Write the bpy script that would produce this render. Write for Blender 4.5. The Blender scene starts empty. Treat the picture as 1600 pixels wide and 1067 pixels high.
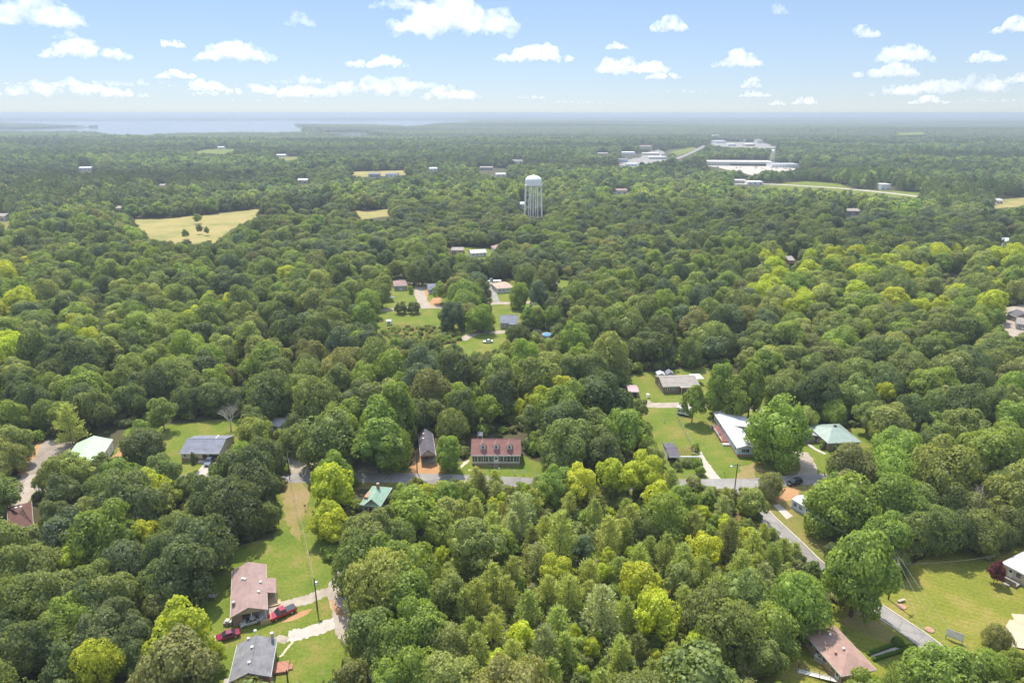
import bpy, bmesh, math, random
import numpy as np
from mathutils import Vector, Matrix
R_ = math.radians
SC = bpy.context.scene
COL = SC.collection
rng = random.Random(7)
nr = np.random.RandomState(11)

# ------------------------------------------------------------------ camera
F, CX, CY, HC = 1067.0, 800.0, 533.5, 100.0
PIT = math.atan((CY - 177.0) / F)
CP, SP = math.cos(PIT), math.sin(PIT)

def ray(px, py):
    x = (px - CX) / F; y = (CY - py) / F
    return Vector((x, CP + y * SP, -SP + y * CP))

def at(px, py, z=0.0):
    d = ray(px, py)
    t = (z - HC) / d.z
    return Vector((d.x * t, d.y * t, z))

def proj(p):
    dy = p[1]; dz = p[2] - HC
    dep = dy * CP - dz * SP
    up = dy * SP + dz * CP
    return CX + F * p[0] / dep, CY - F * up / dep, dep

cam = bpy.data.cameras.new("camera")
cam.sensor_width = 36.0; cam.lens = 36.0 * F / 1600.0
cam.clip_start = 1.0; cam.clip_end = 200000.0
co = bpy.data.objects.new("camera", cam); COL.objects.link(co)
co.location = (0, 0, HC); co.rotation_euler = (math.pi / 2 - PIT, 0, 0)
SC.camera = co

# ------------------------------------------------------------------ light
SUN_EL, SUN_AZ = R_(60), R_(-20)          # azimuth from +Y towards +X
w = bpy.data.worlds.new("World"); SC.world = w; w.use_nodes = True
nt = w.node_tree; bg = nt.nodes["Background"]
sky = nt.nodes.new("ShaderNodeTexSky"); sky.sky_type = 'NISHITA'
sky.sun_disc = False; sky.sun_elevation = SUN_EL; sky.sun_rotation = SUN_AZ
sky.altitude = 300; sky.air_density = 1.0; sky.dust_density = 0.0; sky.ozone_density = 1.5
gm_ = nt.nodes.new("ShaderNodeGamma"); gm_.inputs[1].default_value = 0.6       # hazy summer sky: zenith and horizon closer together
wm_ = nt.nodes.new("ShaderNodeMix"); wm_.data_type = 'RGBA'; wm_.blend_type = 'MULTIPLY'; wm_.inputs[0].default_value = 1
wm_.inputs[7].default_value = (0.80, 0.925, 1.17, 1)
nt.links.new(sky.outputs[0], gm_.inputs[0]); nt.links.new(gm_.outputs[0], wm_.inputs[6])
# upper sky brightened above the frame, added as fill light
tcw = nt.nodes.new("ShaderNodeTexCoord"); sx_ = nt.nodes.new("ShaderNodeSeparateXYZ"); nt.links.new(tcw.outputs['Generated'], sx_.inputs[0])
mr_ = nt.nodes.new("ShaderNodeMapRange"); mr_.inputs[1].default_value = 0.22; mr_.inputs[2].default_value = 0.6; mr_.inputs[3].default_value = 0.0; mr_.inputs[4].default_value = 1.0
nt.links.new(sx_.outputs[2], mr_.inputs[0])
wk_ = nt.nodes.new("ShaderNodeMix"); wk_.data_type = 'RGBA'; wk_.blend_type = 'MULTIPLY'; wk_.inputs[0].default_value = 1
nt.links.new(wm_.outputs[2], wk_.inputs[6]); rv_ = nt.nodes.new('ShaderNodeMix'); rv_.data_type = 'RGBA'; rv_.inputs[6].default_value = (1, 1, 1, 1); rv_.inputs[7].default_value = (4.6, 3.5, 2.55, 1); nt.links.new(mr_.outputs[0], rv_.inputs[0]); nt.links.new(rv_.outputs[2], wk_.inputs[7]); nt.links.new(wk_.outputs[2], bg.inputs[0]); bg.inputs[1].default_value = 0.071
sl = bpy.data.lights.new("sun", 'SUN'); sl.energy = 2.0; sl.angle = R_(1.0); sl.color = (1.0, 0.93, 0.82)
so = bpy.data.objects.new("sun", sl); COL.objects.link(so)
sd = Vector((math.sin(SUN_AZ) * math.cos(SUN_EL), math.cos(SUN_AZ) * math.cos(SUN_EL), math.sin(SUN_EL)))
so.rotation_euler = sd.to_track_quat('Z', 'Y').to_euler(); so.location = (0, 0, 300)
SC.view_settings.view_transform = 'Standard'; SC.view_settings.look = 'None'
SC.view_settings.exposure = 1.78; SC.view_settings.gamma = 1.0
SC.render.engine = 'CYCLES'
cy = SC.cycles
cy.max_bounces = 18; cy.diffuse_bounces = 6; cy.glossy_bounces = 2; cy.transmission_bounces = 6
cy.transparent_max_bounces = 4; cy.volume_bounces = 16
cy.use_denoising = True; cy.caustics_reflective = False; cy.caustics_refractive = False
cy.use_adaptive_sampling = True; cy.adaptive_threshold = 0.02

# ------------------------------------------------------------------ materials
def base_mat(name):
    m = bpy.data.materials.new(name); m.use_nodes = True
    return m, m.node_tree, m.node_tree.nodes["Principled BSDF"]

def N(nt, typ, **kw):
    n = nt.nodes.new(typ)
    for k, v in kw.items():
        setattr(n, k, v)
    return n

def ramp(nt, fac, stops):
    r = N(nt, "ShaderNodeValToRGB"); e = r.color_ramp.elements
    while len(e) < len(stops): e.new(0.5)
    for el, (p, c) in zip(e, stops):
        el.position = p; el.color = (*c, 1)
    nt.links.new(fac, r.inputs[0]); return r.outputs[0]

def noise(nt, scale, detail=4, coord='world', rough=0.6, stretch=None):
    if coord == 'world':
        src = N(nt, "ShaderNodeNewGeometry").outputs['Position']
    else:
        src = N(nt, "ShaderNodeTexCoord").outputs['Object']
    if stretch:
        mp = N(nt, "ShaderNodeMapping"); mp.inputs['Scale'].default_value = stretch
        nt.links.new(src, mp.inputs[0]); src = mp.outputs[0]
    n = N(nt, "ShaderNodeTexNoise"); n.inputs['Scale'].default_value = scale
    n.inputs['Detail'].default_value = detail; n.inputs['Roughness'].default_value = rough
    nt.links.new(src, n.inputs['Vector']); return n.outputs['Fac']

def mulcol(nt, c, f):
    m = N(nt, "ShaderNodeMix", data_type='RGBA', blend_type='MULTIPLY'); m.inputs[0].default_value = 1
    nt.links.new(c, m.inputs[6]); nt.links.new(f, m.inputs[7]); return m.outputs[2]

def mixcol(nt, fac, a, b):
    m = N(nt, "ShaderNodeMix", data_type='RGBA')
    for s, v in ((m.inputs[0], fac), (m.inputs[6], a), (m.inputs[7], b)):
        if hasattr(v, 'node'): nt.links.new(v, s)
        else: s.default_value = (*v, 1) if isinstance(v, tuple) else v
    return m.outputs[2]

def simple(name, c, rough=0.8, var=0.15, scale=1.5, metal=0.0, spec=0.3, coord='obj', stretch=None):
    """plain surface with blotchy wear"""
    m, nt, b = base_mat(name)
    lo = tuple(max(0, x * (1 - var)) for x in c); hi = tuple(min(1, x * (1 + var)) for x in c)
    col = ramp(nt, noise(nt, scale, 5, coord, stretch=stretch), [(0.3, lo), (0.7, hi)])
    nt.links.new(col, b.inputs['Base Color'])
    b.inputs['Roughness'].default_value = rough; b.inputs['Metallic'].default_value = metal
    b.inputs['Specular IOR Level'].default_value = spec
    return m

def striped(name, c, period, axis='X', depth=0.25, rough=0.5, metal=0.0, var=0.12, spec=0.35, c2=None):
    """sheet metal ribs, lap siding or shingle courses: darker bands and a bump repeated along one object axis"""
    m, nt, b = base_mat(name)
    tc = N(nt, "ShaderNodeTexCoord")
    wv = N(nt, "ShaderNodeTexWave", wave_type='BANDS', bands_direction=axis)
    wv.inputs['Scale'].default_value = 0.314 / period; wv.inputs['Distortion'].default_value = 0.0
    nt.links.new(tc.outputs['Object'], wv.inputs['Vector'])
    lo = tuple(x * (1 - var) for x in c); hi = tuple(min(1, x * (1 + var)) for x in (c2 or c))
    col = ramp(nt, noise(nt, 0.7, 6, 'obj', 0.7), [(0.3, lo), (0.7, hi)])
    col = mulcol(nt, col, ramp(nt, noise(nt, 1.1, 6, 'obj', 0.75, (2.2, .35, .5) if axis == 'X' else (.35, .35, 1.6)), [(0.38, (.84, .84, .85)), (0.55, (1, 1, 1)), (.8, (1.1, 1.1, 1.1))]))
    dk = ramp(nt, wv.outputs['Fac'], [(0.0, (1 - depth,) * 3), (0.35, (1, 1, 1))])
    nt.links.new(mulcol(nt, col, dk), b.inputs['Base Color'])
    bp = N(nt, "ShaderNodeBump"); bp.inputs['Strength'].default_value = 0.4; bp.inputs['Distance'].default_value = 0.03
    nt.links.new(wv.outputs['Fac'], bp.inputs['Height']); nt.links.new(bp.outputs[0], b.inputs['Normal'])
    b.inputs['Roughness'].default_value = rough; b.inputs['Metallic'].default_value = metal
    b.inputs['Specular IOR Level'].default_value = spec
    return m

def brick(name, c):
    m, nt, b = base_mat(name)
    tc = N(nt, "ShaderNodeTexCoord")
    sp = N(nt, "ShaderNodeSeparateXYZ"); nt.links.new(tc.outputs['Object'], sp.inputs[0])
    ad = N(nt, "ShaderNodeMath", operation='ADD'); nt.links.new(sp.outputs[0], ad.inputs[0]); nt.links.new(sp.outputs[1], ad.inputs[1])
    cb = N(nt, "ShaderNodeCombineXYZ"); nt.links.new(ad.outputs[0], cb.inputs[0]); nt.links.new(sp.outputs[2], cb.inputs[1])
    t = N(nt, "ShaderNodeTexBrick"); t.inputs['Scale'].default_value = 1.0
    t.inputs['Brick Width'].default_value = 0.24; t.inputs['Row Height'].default_value = 0.08
    t.inputs['Mortar Size'].default_value = 0.008
    t.inputs['Color1'].default_value = (*[x * 0.8 for x in c], 1); t.inputs['Color2'].default_value = (*[min(1, x * 1.2) for x in c], 1)
    t.inputs['Mortar'].default_value = (0.35, 0.32, 0.28, 1)
    nt.links.new(cb.outputs[0], t.inputs['Vector'])
    nt.links.new(t.outputs[0], b.inputs['Base Color']); b.inputs['Roughness'].default_value = 0.85
    return m

def leafmat(name, trans=0.44, fallback=(0.07, 0.11, 0.025)):
    m = bpy.data.materials.new(name); m.use_nodes = True; nt = m.node_tree; nt.nodes.clear()
    out = N(nt, "ShaderNodeOutputMaterial")
    a = N(nt, "ShaderNodeAttribute", attribute_type='INSTANCER', attribute_name='tint')
    g = N(nt, "ShaderNodeNewGeometry")
    v = ramp(nt, g.outputs['Random Per Island'], [(0.0, (0.66, 0.68, 0.6)), (0.55, (1, 1, 1)), (1.0, (1.4, 1.32, 1.25))])
    c = mulcol(nt, a.outputs['Color'], v)
    d = N(nt, "ShaderNodeBsdfDiffuse"); t = N(nt, "ShaderNodeBsdfTranslucent")
    nt.links.new(c, d.inputs[0])
    tc = N(nt, "ShaderNodeMix", data_type='RGBA', blend_type='MULTIPLY'); tc.inputs[0].default_value = 1
    nt.links.new(c, tc.inputs[6]); tc.inputs[7].default_value = (1.5, 1.45, 0.75, 1)
    nt.links.new(tc.outputs[2], t.inputs[0])
    gl = N(nt, "ShaderNodeBsdfGlossy"); gl.inputs['Roughness'].default_value = 0.5; gl.inputs[0].default_value = (0.9, 0.95, 1, 1)
    m1 = N(nt, "ShaderNodeMixShader"); m1.inputs[0].default_value = trans
    nt.links.new(d.outputs[0], m1.inputs[1]); nt.links.new(t.outputs[0], m1.inputs[2])
    m2 = N(nt, "ShaderNodeMixShader"); m2.inputs[0].default_value = 0.012
    nt.links.new(m1.outputs[0], m2.inputs[1]); nt.links.new(gl.outputs[0], m2.inputs[2])
    nt.links.new(m2.outputs[0], out.inputs[0])
    return m

def grass(name, cols, scale=0.12, mow=None):
    """cols: dry, mid, lush"""
    m, nt, b = base_mat(name)
    n1 = noise(nt, scale, 6, 'world', 0.65); n2 = noise(nt, 1.6, 5, 'world', 0.7)
    c = ramp(nt, n1, [(0.32, cols[0]), (0.5, cols[1]), (0.68, cols[2])])
    f = ramp(nt, n2, [(0.25, (0.62, 0.62, 0.6)), (0.75, (1.3, 1.3, 1.25))])
    c = mulcol(nt, c, f)
    n3 = noise(nt, 0.3, 5, 'world', 0.7)
    bare = ramp(nt, n3, [(0.60, (0, 0, 0)), (0.74, (.85, .85, .85))])
    c = mixcol(nt, bare, c, (0.27, 0.20, 0.10))
    if mow:
        tc = N(nt, "ShaderNodeNewGeometry"); mp = N(nt, "ShaderNodeMapping"); mp.inputs['Rotation'].default_value = (0, 0, R_(mow))
        nt.links.new(tc.outputs['Position'], mp.inputs[0])
        wv = N(nt, "ShaderNodeTexWave", bands_direction='Y'); wv.inputs['Scale'].default_value = 0.22; wv.inputs['Distortion'].default_value = 4
        wv.inputs['Detail'].default_value = 2
        nt.links.new(mp.outputs[0], wv.inputs[0])
        c = mulcol(nt, c, ramp(nt, wv.outputs['Fac'], [(0.2, (0.95, 0.95, 0.95)), (0.8, (1.04, 1.04, 1.02))]))
    nt.links.new(c, b.inputs['Base Color']); b.inputs['Roughness'].default_value = 0.95; b.inputs['Specular IOR Level'].default_value = 0.1
    bp = N(nt, "ShaderNodeBump"); bp.inputs['Strength'].default_value = 0.6; bp.inputs['Distance'].default_value = 0.15
    nt.links.new(n2, bp.inputs['Height']); nt.links.new(bp.outputs[0], b.inputs['Normal'])
    return m

def dirt(name, c, c2, scale=0.5):
    m, nt, b = base_mat(name)
    col = ramp(nt, noise(nt, scale, 7, 'world', 0.7), [(0.3, c), (0.7, c2)])
    f = ramp(nt, noise(nt, 4.0, 5, 'world', 0.7), [(0.3, (0.8, 0.8, 0.8)), (0.7, (1.15, 1.15, 1.15))])
    nt.links.new(mulcol(nt, col, f), b.inputs['Base Color']); b.inputs['Roughness'].default_value = 0.95
    b.inputs['Specular IOR Level'].default_value = 0.15
    return m

def road_mat(name, c, c2):
    m, nt, b = base_mat(name)
    col = ramp(nt, noise(nt, .18, 7, 'world', .7), [(.3, c), (.7, c2)])
    pt = ramp(nt, noise(nt, .09, 1, 'world', .3), [(.60, (1, 1, 1)), (.62, (.80, .79, .78))])
    v = N(nt, "ShaderNodeTexVoronoi", feature='DISTANCE_TO_EDGE'); v.inputs['Scale'].default_value = .22
    nt.links.new(N(nt, "ShaderNodeNewGeometry").outputs['Position'], v.inputs['Vector'])
    cr = ramp(nt, v.outputs['Distance'], [(.0, (.74, .73, .72)), (.03, (1, 1, 1))])
    f = ramp(nt, noise(nt, 5.0, 5, 'world', .7), [(.3, (.86, .86, .86)), (.7, (1.1, 1.1, 1.1))])
    nt.links.new(mulcol(nt, mulcol(nt, mulcol(nt, col, pt), cr), f), b.inputs['Base Color'])
    b.inputs['Roughness'].default_value = .9; b.inputs['Specular IOR Level'].default_value = .2
    return m

def gloss(name, c, rough=0.25, metal=0.0):
    m, nt, b = base_mat(name)
    col = ramp(nt, noise(nt, 3.0, 3, 'obj'), [(0.2, tuple(x * 0.85 for x in c)), (0.8, tuple(min(1, x * 1.1) for x in c))])
    nt.links.new(col, b.inputs['Base Color']); b.inputs['Roughness'].default_value = rough; b.inputs['Metallic'].default_value = metal
    b.inputs['Coat Weight'].default_value = 0.4
    return m

MAT = {
 'leaf': leafmat('broad_leaf'), 'needle': leafmat('needle_leaf', 0.42),
 'bark': simple('bark', (0.13, 0.10, 0.075), 0.9, 0.35, 3.0), 'deadwood': simple('dead_wood', (0.46, 0.42, 0.36), 0.9, 0.2, 3.0),
 'floor': dirt('forest_floor', (0.045, 0.05, 0.018), (0.10, 0.085, 0.045), 0.06),
 'lawn': grass('lawn_grass', [(0.22, 0.19, 0.055), (0.14, 0.175, 0.027), (0.10, 0.15, 0.021)]),
 'mown': grass('mown_grass', [(0.29, 0.225, 0.075), (0.19, 0.195, 0.033), (0.15, 0.18, 0.026)], 0.09, mow=28),
 'meadow': grass('meadow_grass', [(0.27, 0.20, 0.075), (0.19, 0.175, 0.05), (0.12, 0.15, 0.03)], 0.14),
 'drylawn': grass('dry_lawn_grass', [(0.30, 0.215, 0.115), (0.25, 0.20, 0.08), (0.16, 0.17, 0.04)], 0.1),
 'dryfield': grass('dry_grass', [(0.36, 0.285, 0.12), (0.30, 0.255, 0.095), (0.19, 0.20, 0.065)], 0.035),
 'brush': grass('brush_ground', [(0.17, 0.105, 0.055), (0.15, 0.14, 0.035), (0.10, 0.15, 0.02)], 0.16),
 'asphalt': road_mat('worn_asphalt', (0.21, 0.197, 0.18), (0.32, 0.30, 0.277)),
 'darkasphalt': dirt('dark_asphalt', (0.13, 0.13, 0.135), (0.20, 0.195, 0.19), 0.25),
 'concrete': dirt('concrete', (0.36, 0.32, 0.27), (0.50, 0.45, 0.39), 0.4),
 'gravel': dirt('gravel', (0.27, 0.22, 0.17), (0.42, 0.36, 0.29), 0.35),
 'browngravel': dirt('brown_gravel', (0.19, 0.155, 0.125), (0.33, 0.28, 0.23), 0.3),
 'clay': dirt('red_clay', (0.34, 0.17, 0.075), (0.44, 0.27, 0.14), 0.3),
 'sand': dirt('pale_sand', (0.45, 0.36, 0.24), (0.58, 0.49, 0.36), 0.3),
 'kerb': simple('kerb_concrete', (0.5, 0.45, 0.37), 0.9, 0.2, 0.5, coord='world'),
 'white': simple('white_paint', (0.74, 0.73, 0.70), 0.6, 0.08, 0.8), 'offwhite': simple('off_white_paint', (0.62, 0.59, 0.52), 0.7, 0.1, 0.8),
 'cream': striped('cream_siding', (0.60, 0.52, 0.36), 0.2, 'Z', 0.15, 0.7), 'paleblue': striped('pale_blue_siding', (0.50, 0.60, 0.70), 0.2, 'Z', 0.15, 0.7),
 'greyside': striped('grey_siding', (0.36, 0.36, 0.36), 0.2, 'Z', 0.15, 0.7), 'whiteside': striped('white_siding', (0.70, 0.69, 0.66), 0.2, 'Z', 0.15, 0.7),
 'tanside': striped('tan_siding', (0.42, 0.34, 0.25), 0.2, 'Z', 0.15, 0.7),
 'redbrick': brick('red_brick', (0.33, 0.14, 0.085)), 'brownbrick': brick('brown_brick', (0.24, 0.15, 0.11)), 'palebrick': brick('pale_brick', (0.60, 0.53, 0.48)),
 'yellowbrick': brick('tan_brick', (0.50, 0.34, 0.17)),
 'r_mauve': striped('mauve_shingle', (0.32, 0.22, 0.195), 0.14, 'Y', 0.12, 0.9), 'r_red': striped('red_brown_shingle', (0.25, 0.125, 0.105), 0.14, 'Y', 0.12, 0.9),
 'r_brown': striped('brown_shingle', (0.37, 0.235, 0.19), 0.14, 'Y', 0.12, 0.9), 'r_grey': striped('grey_shingle', (0.20, 0.195, 0.20), 0.14, 'Y', 0.12, 0.9, var=0.25),
 'r_slate': striped('slate_shingle', (0.19, 0.20, 0.235), 0.14, 'Y', 0.12, 0.9, var=0.18), 'r_dark': striped('dark_shingle', (0.12, 0.11, 0.125), 0.14, 'Y', 0.12, 0.9, var=0.2),
 'r_tan': striped('tan_shingle', (0.33, 0.29, 0.25), 0.14, 'Y', 0.12, 0.9), 'r_peach': striped('peach_shingle', (0.52, 0.37, 0.28), 0.14, 'Y', 0.12, 0.9),
 'r_white': striped('white_metal_roofing', (0.52, 0.51, 0.51), 0.45, 'X', 0.12, 0.45), 'r_green': striped('green_metal_roofing', (0.29, 0.42, 0.31), 0.45, 'X', 0.12, 0.4, c2=(0.33, 0.48, 0.36)),
 'r_pale_green': striped('pale_green_metal_roofing', (0.40, 0.54, 0.35), 0.6, 'X', 0.1, 0.45), 'r_teal': striped('teal_green_metal_roofing', (0.27, 0.34, 0.285), 0.45, 'X', 0.12, 0.4),
 'r_chocolate': striped('chocolate_shingle', (0.13, 0.065, 0.05), 0.14, 'Y', 0.12, 0.9), 'r_pink': striped('pink_metal_roofing', (0.50, 0.32, 0.33), 0.4, 'X', 0.12, 0.5),
 'flatroof': simple('flat_roof_membrane', (0.62, 0.56, 0.52), 0.8, 0.15, 0.05),
 'rust': simple('rust_stain', (0.35, 0.2, 0.14), 0.8, 0.3, 2.0),
 'glass': gloss('window_glass', (0.035, 0.04, 0.05), 0.08), 'dark': simple('dark_opening', (0.03, 0.03, 0.032), 0.9, 0.2), 'black': gloss('black_gloss', (0.02, 0.02, 0.024), 0.3),
 'rubber': simple('tyre_rubber', (0.025, 0.025, 0.025), 0.9, 0.2), 'chrome': gloss('bright_metal', (0.6, 0.6, 0.62), 0.3, 0.9),
 'wood': simple('raw_timber', (0.46, 0.33, 0.19), 0.85, 0.25, 2.0, stretch=(1, 1, 8)), 'greywood': simple('weathered_wood', (0.30, 0.26, 0.22), 0.9, 0.25, 2.0),
 'pole': simple('creosote_pole', (0.09, 0.07, 0.055), 0.9, 0.3, 2.0), 'wire': simple('cable', (0.25, 0.25, 0.25), 0.5), 'steel': simple('galvanised_steel', (0.45, 0.46, 0.47), 0.45, 0.15, metal=0.4),
 'carred': gloss('red_car_paint', (0.30, 0.008, 0.02), 0.2), 'carmaroon': gloss('maroon_car_paint', (0.20, 0.015, 0.045), 0.22), 'carsilver': gloss('silver_car_paint', (0.50, 0.52, 0.50), 0.25, 0.3),
 'carwhite': gloss('white_car_paint', (0.75, 0.75, 0.75), 0.25), 'carblack': gloss('black_car_paint', (0.025, 0.028, 0.035), 0.2), 'carblue': gloss('blue_grey_car_paint', (0.12, 0.15, 0.19), 0.25),
 'tower': simple('tower_paint', (0.88, 0.84, 0.78), 0.5, 0.05, 0.12, spec=0.4), 'pool': gloss('pool_water', (0.10, 0.33, 0.55), 0.1), 'yellow': simple('yellow_paint', (0.6, 0.42, 0.05), 0.8),
 'bin': simple('green_plastic', (0.03, 0.10, 0.05), 0.6), 'redwood': simple('red_stained_wood', (0.20, 0.075, 0.06), 0.8, 0.25),
}

# ------------------------------------------------------------------ mesh helpers
class MB:
    def __init__(s): s.v = []; s.f = []
    def add(s, vs, fs):
        o = len(s.v); s.v += [tuple(v) for v in vs]; s.f += [tuple(i + o for i in f) for f in fs]
        return s
    def box(s, x0, y0, z0, x1, y1, z1):
        v = [(x0, y0, z0), (x1, y0, z0), (x1, y1, z0), (x0, y1, z0), (x0, y0, z1), (x1, y0, z1), (x1, y1, z1), (x0, y1, z1)]
        return s.add(v, [(3, 2, 1, 0), (4, 5, 6, 7), (0, 1, 5, 4), (1, 2, 6, 5), (2, 3, 7, 6), (3, 0, 4, 7)])
    def prism(s, pts, dirv):
        """pts: planar loop, extruded along dirv"""
        n = len(pts); d = Vector(dirv); p = [Vector(q) for q in pts]
        return s.add(p + [q + d for q in p], [tuple(range(n))[::-1], tuple(range(n, 2 * n))] + [(i, (i + 1) % n, n + (i + 1) % n, n + i) for i in range(n)])
    def tube(s, a, b, r0, r1=None, n=8):
        r1 = r0 if r1 is None else r1
        a = Vector(a); b = Vector(b); d = (b - a).normalized()
        u = d.orthogonal().normalized(); w = d.cross(u)
        vs = []
        for c, r in ((a, r0), (b, r1)):
            vs += [c + u * (r * math.cos(2 * math.pi * i / n)) + w * (r * math.sin(2 * math.pi * i / n)) for i in range(n)]
        fs = [(i, (i + 1) % n, n + (i + 1) % n, n + i) for i in range(n)] + [tuple(range(n))[::-1], tuple(range(n, 2 * n))]
        return s.add(vs, fs)
    def lathe(s, prof, n=24, cx=0, cy_=0):
        vs = []; fs = []
        for r, z in prof:
            vs += [(cx + r * math.cos(2 * math.pi * i / n), cy_ + r * math.sin(2 * math.pi * i / n), z) for i in range(n)]
        for k in range(len(prof) - 1):
            fs += [(k * n + i, k * n + (i + 1) % n, (k + 1) * n + (i + 1) % n, (k + 1) * n + i) for i in range(n)]
        fs += [tuple(range(n))[::-1], tuple(range((len(prof) - 1) * n, len(prof) * n))]
        return s.add(vs, fs)
    def mesh(s, name, mat):
        me = bpy.data.meshes.new(name); me.from_pydata(s.v, [], s.f); me.update()
        bm = bmesh.new(); bm.from_mesh(me); bmesh.ops.recalc_face_normals(bm, faces=bm.faces); bm.to_mesh(me); bm.free()
        me.materials.append(MAT[mat] if isinstance(mat, str) else mat)
        return me
    def build(s, name, mat, parent=None, bevel=0.0, smooth=False):
        o = bpy.data.objects.new(name, s.mesh(name, mat)); COL.objects.link(o)
        if parent is not None: o.parent = parent
        if bevel:
            b = o.modifiers.new("bevel", 'BEVEL'); b.width = bevel; b.segments = 2; b.limit_method = 'ANGLE'
        if smooth:
            o.data.shade_smooth()
        return o

def thing(name, label, cat, loc=(0, 0, 0), rz=0.0, group=None):
    o = bpy.data.objects.new(name, None); COL.objects.link(o); o.empty_display_size = 0.5
    o.location = loc; o.rotation_euler = (0, 0, rz); tag(o, label, cat, group); return o

def tag(o, label=None, cat=None, group=None, kind=None):
    if label: o['label'] = label
    if cat: o['category'] = cat
    if group: o['group'] = group
    if kind: o['kind'] = kind
    return o

# ------------------------------------------------------------------ terrain and ground sheets
def hgt(x, y):
    d = np.hypot(x, y)
    t = np.clip((d - 2600) / 2500, 0, 1); t = t * t * (3 - 2 * t)
    return np.maximum(-4, t * (9 * np.sin(x / 900 + 1.3) * np.cos(y / 1100 + .4) + 7 * np.sin(y / 620 + x / 1700) + 4 * np.sin((x + y) / 410.)))

# shore points carry the height that hides or shows them: water level where the land lies behind, tree tops where it lies in front
WL, TT = -6.0, 13.0
LAKE = [[(-60, 190, WL), (60, 189.6, WL), (345, 189.2, WL), (735, 189.0, WL), (738, 189.6, TT), (700, 192.5, TT), (640, 198.5, TT), (590, 195.5, TT), (530, 193.5, TT), (466, 193, TT), (459, 195.5, WL), (476, 203, WL), (470, 205, TT), (430, 206, TT), (350, 206, TT), (280, 207, TT), (225, 210.5, TT), (175, 211, TT), (160, 206.5, TT), (100, 204.5, TT), (30, 206, TT), (-60, 206, TT)],
        [(497, 208.8, WL), (560, 208.2, WL), (600, 210.5, TT), (540, 212, TT)]]
ISLE = [(-60, 193.2, TT), (70, 194, TT), (150, 196.5, TT), (153, 199.5, WL), (100, 201, WL), (20, 202.5, WL), (-60, 203, WL)]

def inpoly(poly, X, Y):
    r = np.zeros(X.shape, bool); n = len(poly)
    for i in range(n):
        x0, y0 = poly[i]; x1, y1 = poly[(i + 1) % n]
        if y0 == y1: continue
        c = (Y < y0) != (Y < y1)
        r ^= c & (X < (x1 - x0) * (Y - y0) / (y1 - y0) + x0)
    return r

LAKEW = [[tuple(at(*q)[:2]) for q in pl] for pl in LAKE]
ISLEW = [tuple(at(*q)[:2]) for q in ISLE]
def in_lake(x, y):
    r = np.zeros(np.shape(x), bool)
    for pl in LAKEW: r |= inpoly(pl, x, y)
    return r & ~inpoly(ISLEW, x, y)

def ground():
    rad = [30.0]
    while rad[-1] < 29800: rad.append(min(29800, rad[-1] * (1.06 if rad[-1] < 3000 else 1.012)))
    th = np.linspace(R_(-50), R_(50), 400)
    rr, tt = np.meshgrid(np.array(rad), th, indexing='ij')
    x = rr * np.sin(tt); y = rr * np.cos(tt) - 40
    z = hgt(x, y); z = np.where(in_lake(x, y), -12.0, z)
    n, m = x.shape
    v = np.stack([x, y, z], -1).reshape(-1, 3)
    idx = np.arange(n * m).reshape(n, m)
    f = np.stack([idx[:-1, :-1], idx[:-1, 1:], idx[1:, 1:], idx[1:, :-1]], -1).reshape(-1, 4)
    # close the sheet behind the camera
    v = list(map(tuple, v)); f = [tuple(map(int, q[::-1])) for q in f]
    b = len(v); v += [(-400, -300, 0), (400, -300, 0), tuple(v[int(idx[0, 0])]), tuple(v[int(idx[0, -1])])]
    me = bpy.data.meshes.new("ground"); me.from_pydata(v, [], f + [(b, b + 1, int(idx[0, -1]), int(idx[0, 0]))]); me.update()
    me.materials.append(MAT['floor']); me.shade_smooth()
    o = bpy.data.objects.new("ground", me); COL.objects.link(o); tag(o, kind='structure')
ground()

LAYER = [0]
def lift():
    LAYER[0] += 1; return LAYER[0] * 0.0004
BLOCK = []        # pixel polygons of ground that no trunk may stand on

def jag(P, amp, step):
    """densify a world loop and roughen its edge"""
    out = []
    for i in range(len(P)):
        a = P[i]; b = P[(i + 1) % len(P)]; k = max(1, int((b - a).length / step))
        for j in range(k):
            q = a.lerp(b, j / k)
            if amp: q = q + Vector((rng.uniform(-amp, amp), rng.uniform(-amp, amp), 0))
            out.append(q)
    return out

def sheet(name, px, mat, z, amp=0.4, step=1.5, block=True):
    z += lift()
    P = [at(x, y, z) for x, y in px]
    if block: BLOCK.append(px)
    P = jag(P, amp, step)
    bm = bmesh.new(); vs = [bm.verts.new(p) for p in P]
    f = bm.faces.new(vs); bmesh.ops.triangulate(bm, faces=[f]); bmesh.ops.recalc_face_normals(bm, faces=bm.faces)
    if sum(q.normal.z for q in bm.faces) < 0: bmesh.ops.reverse_faces(bm, faces=bm.faces)
    me = bpy.data.meshes.new(name); bm.to_mesh(me); bm.free(); me.materials.append(MAT[mat])
    o = bpy.data.objects.new(name, me); COL.objects.link(o); tag(o, kind='structure'); return o

def smooth_path(px, z, n=10):
    P = [at(x, y, z) for x, y in px]; out = []
    for i in range(len(P) - 1):
        p0 = P[max(i - 1, 0)]; p1 = P[i]; p2 = P[i + 1]; p3 = P[min(i + 2, len(P) - 1)]
        for k in range(n):
            t = k / n
            out.append(0.5 * ((2 * p1) + (p2 - p0) * t + (2 * p0 - 5 * p1 + 4 * p2 - p3) * t * t + (3 * p1 - p0 - 3 * p2 + p3) * t ** 3))
    out.append(P[-1]); return out

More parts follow.
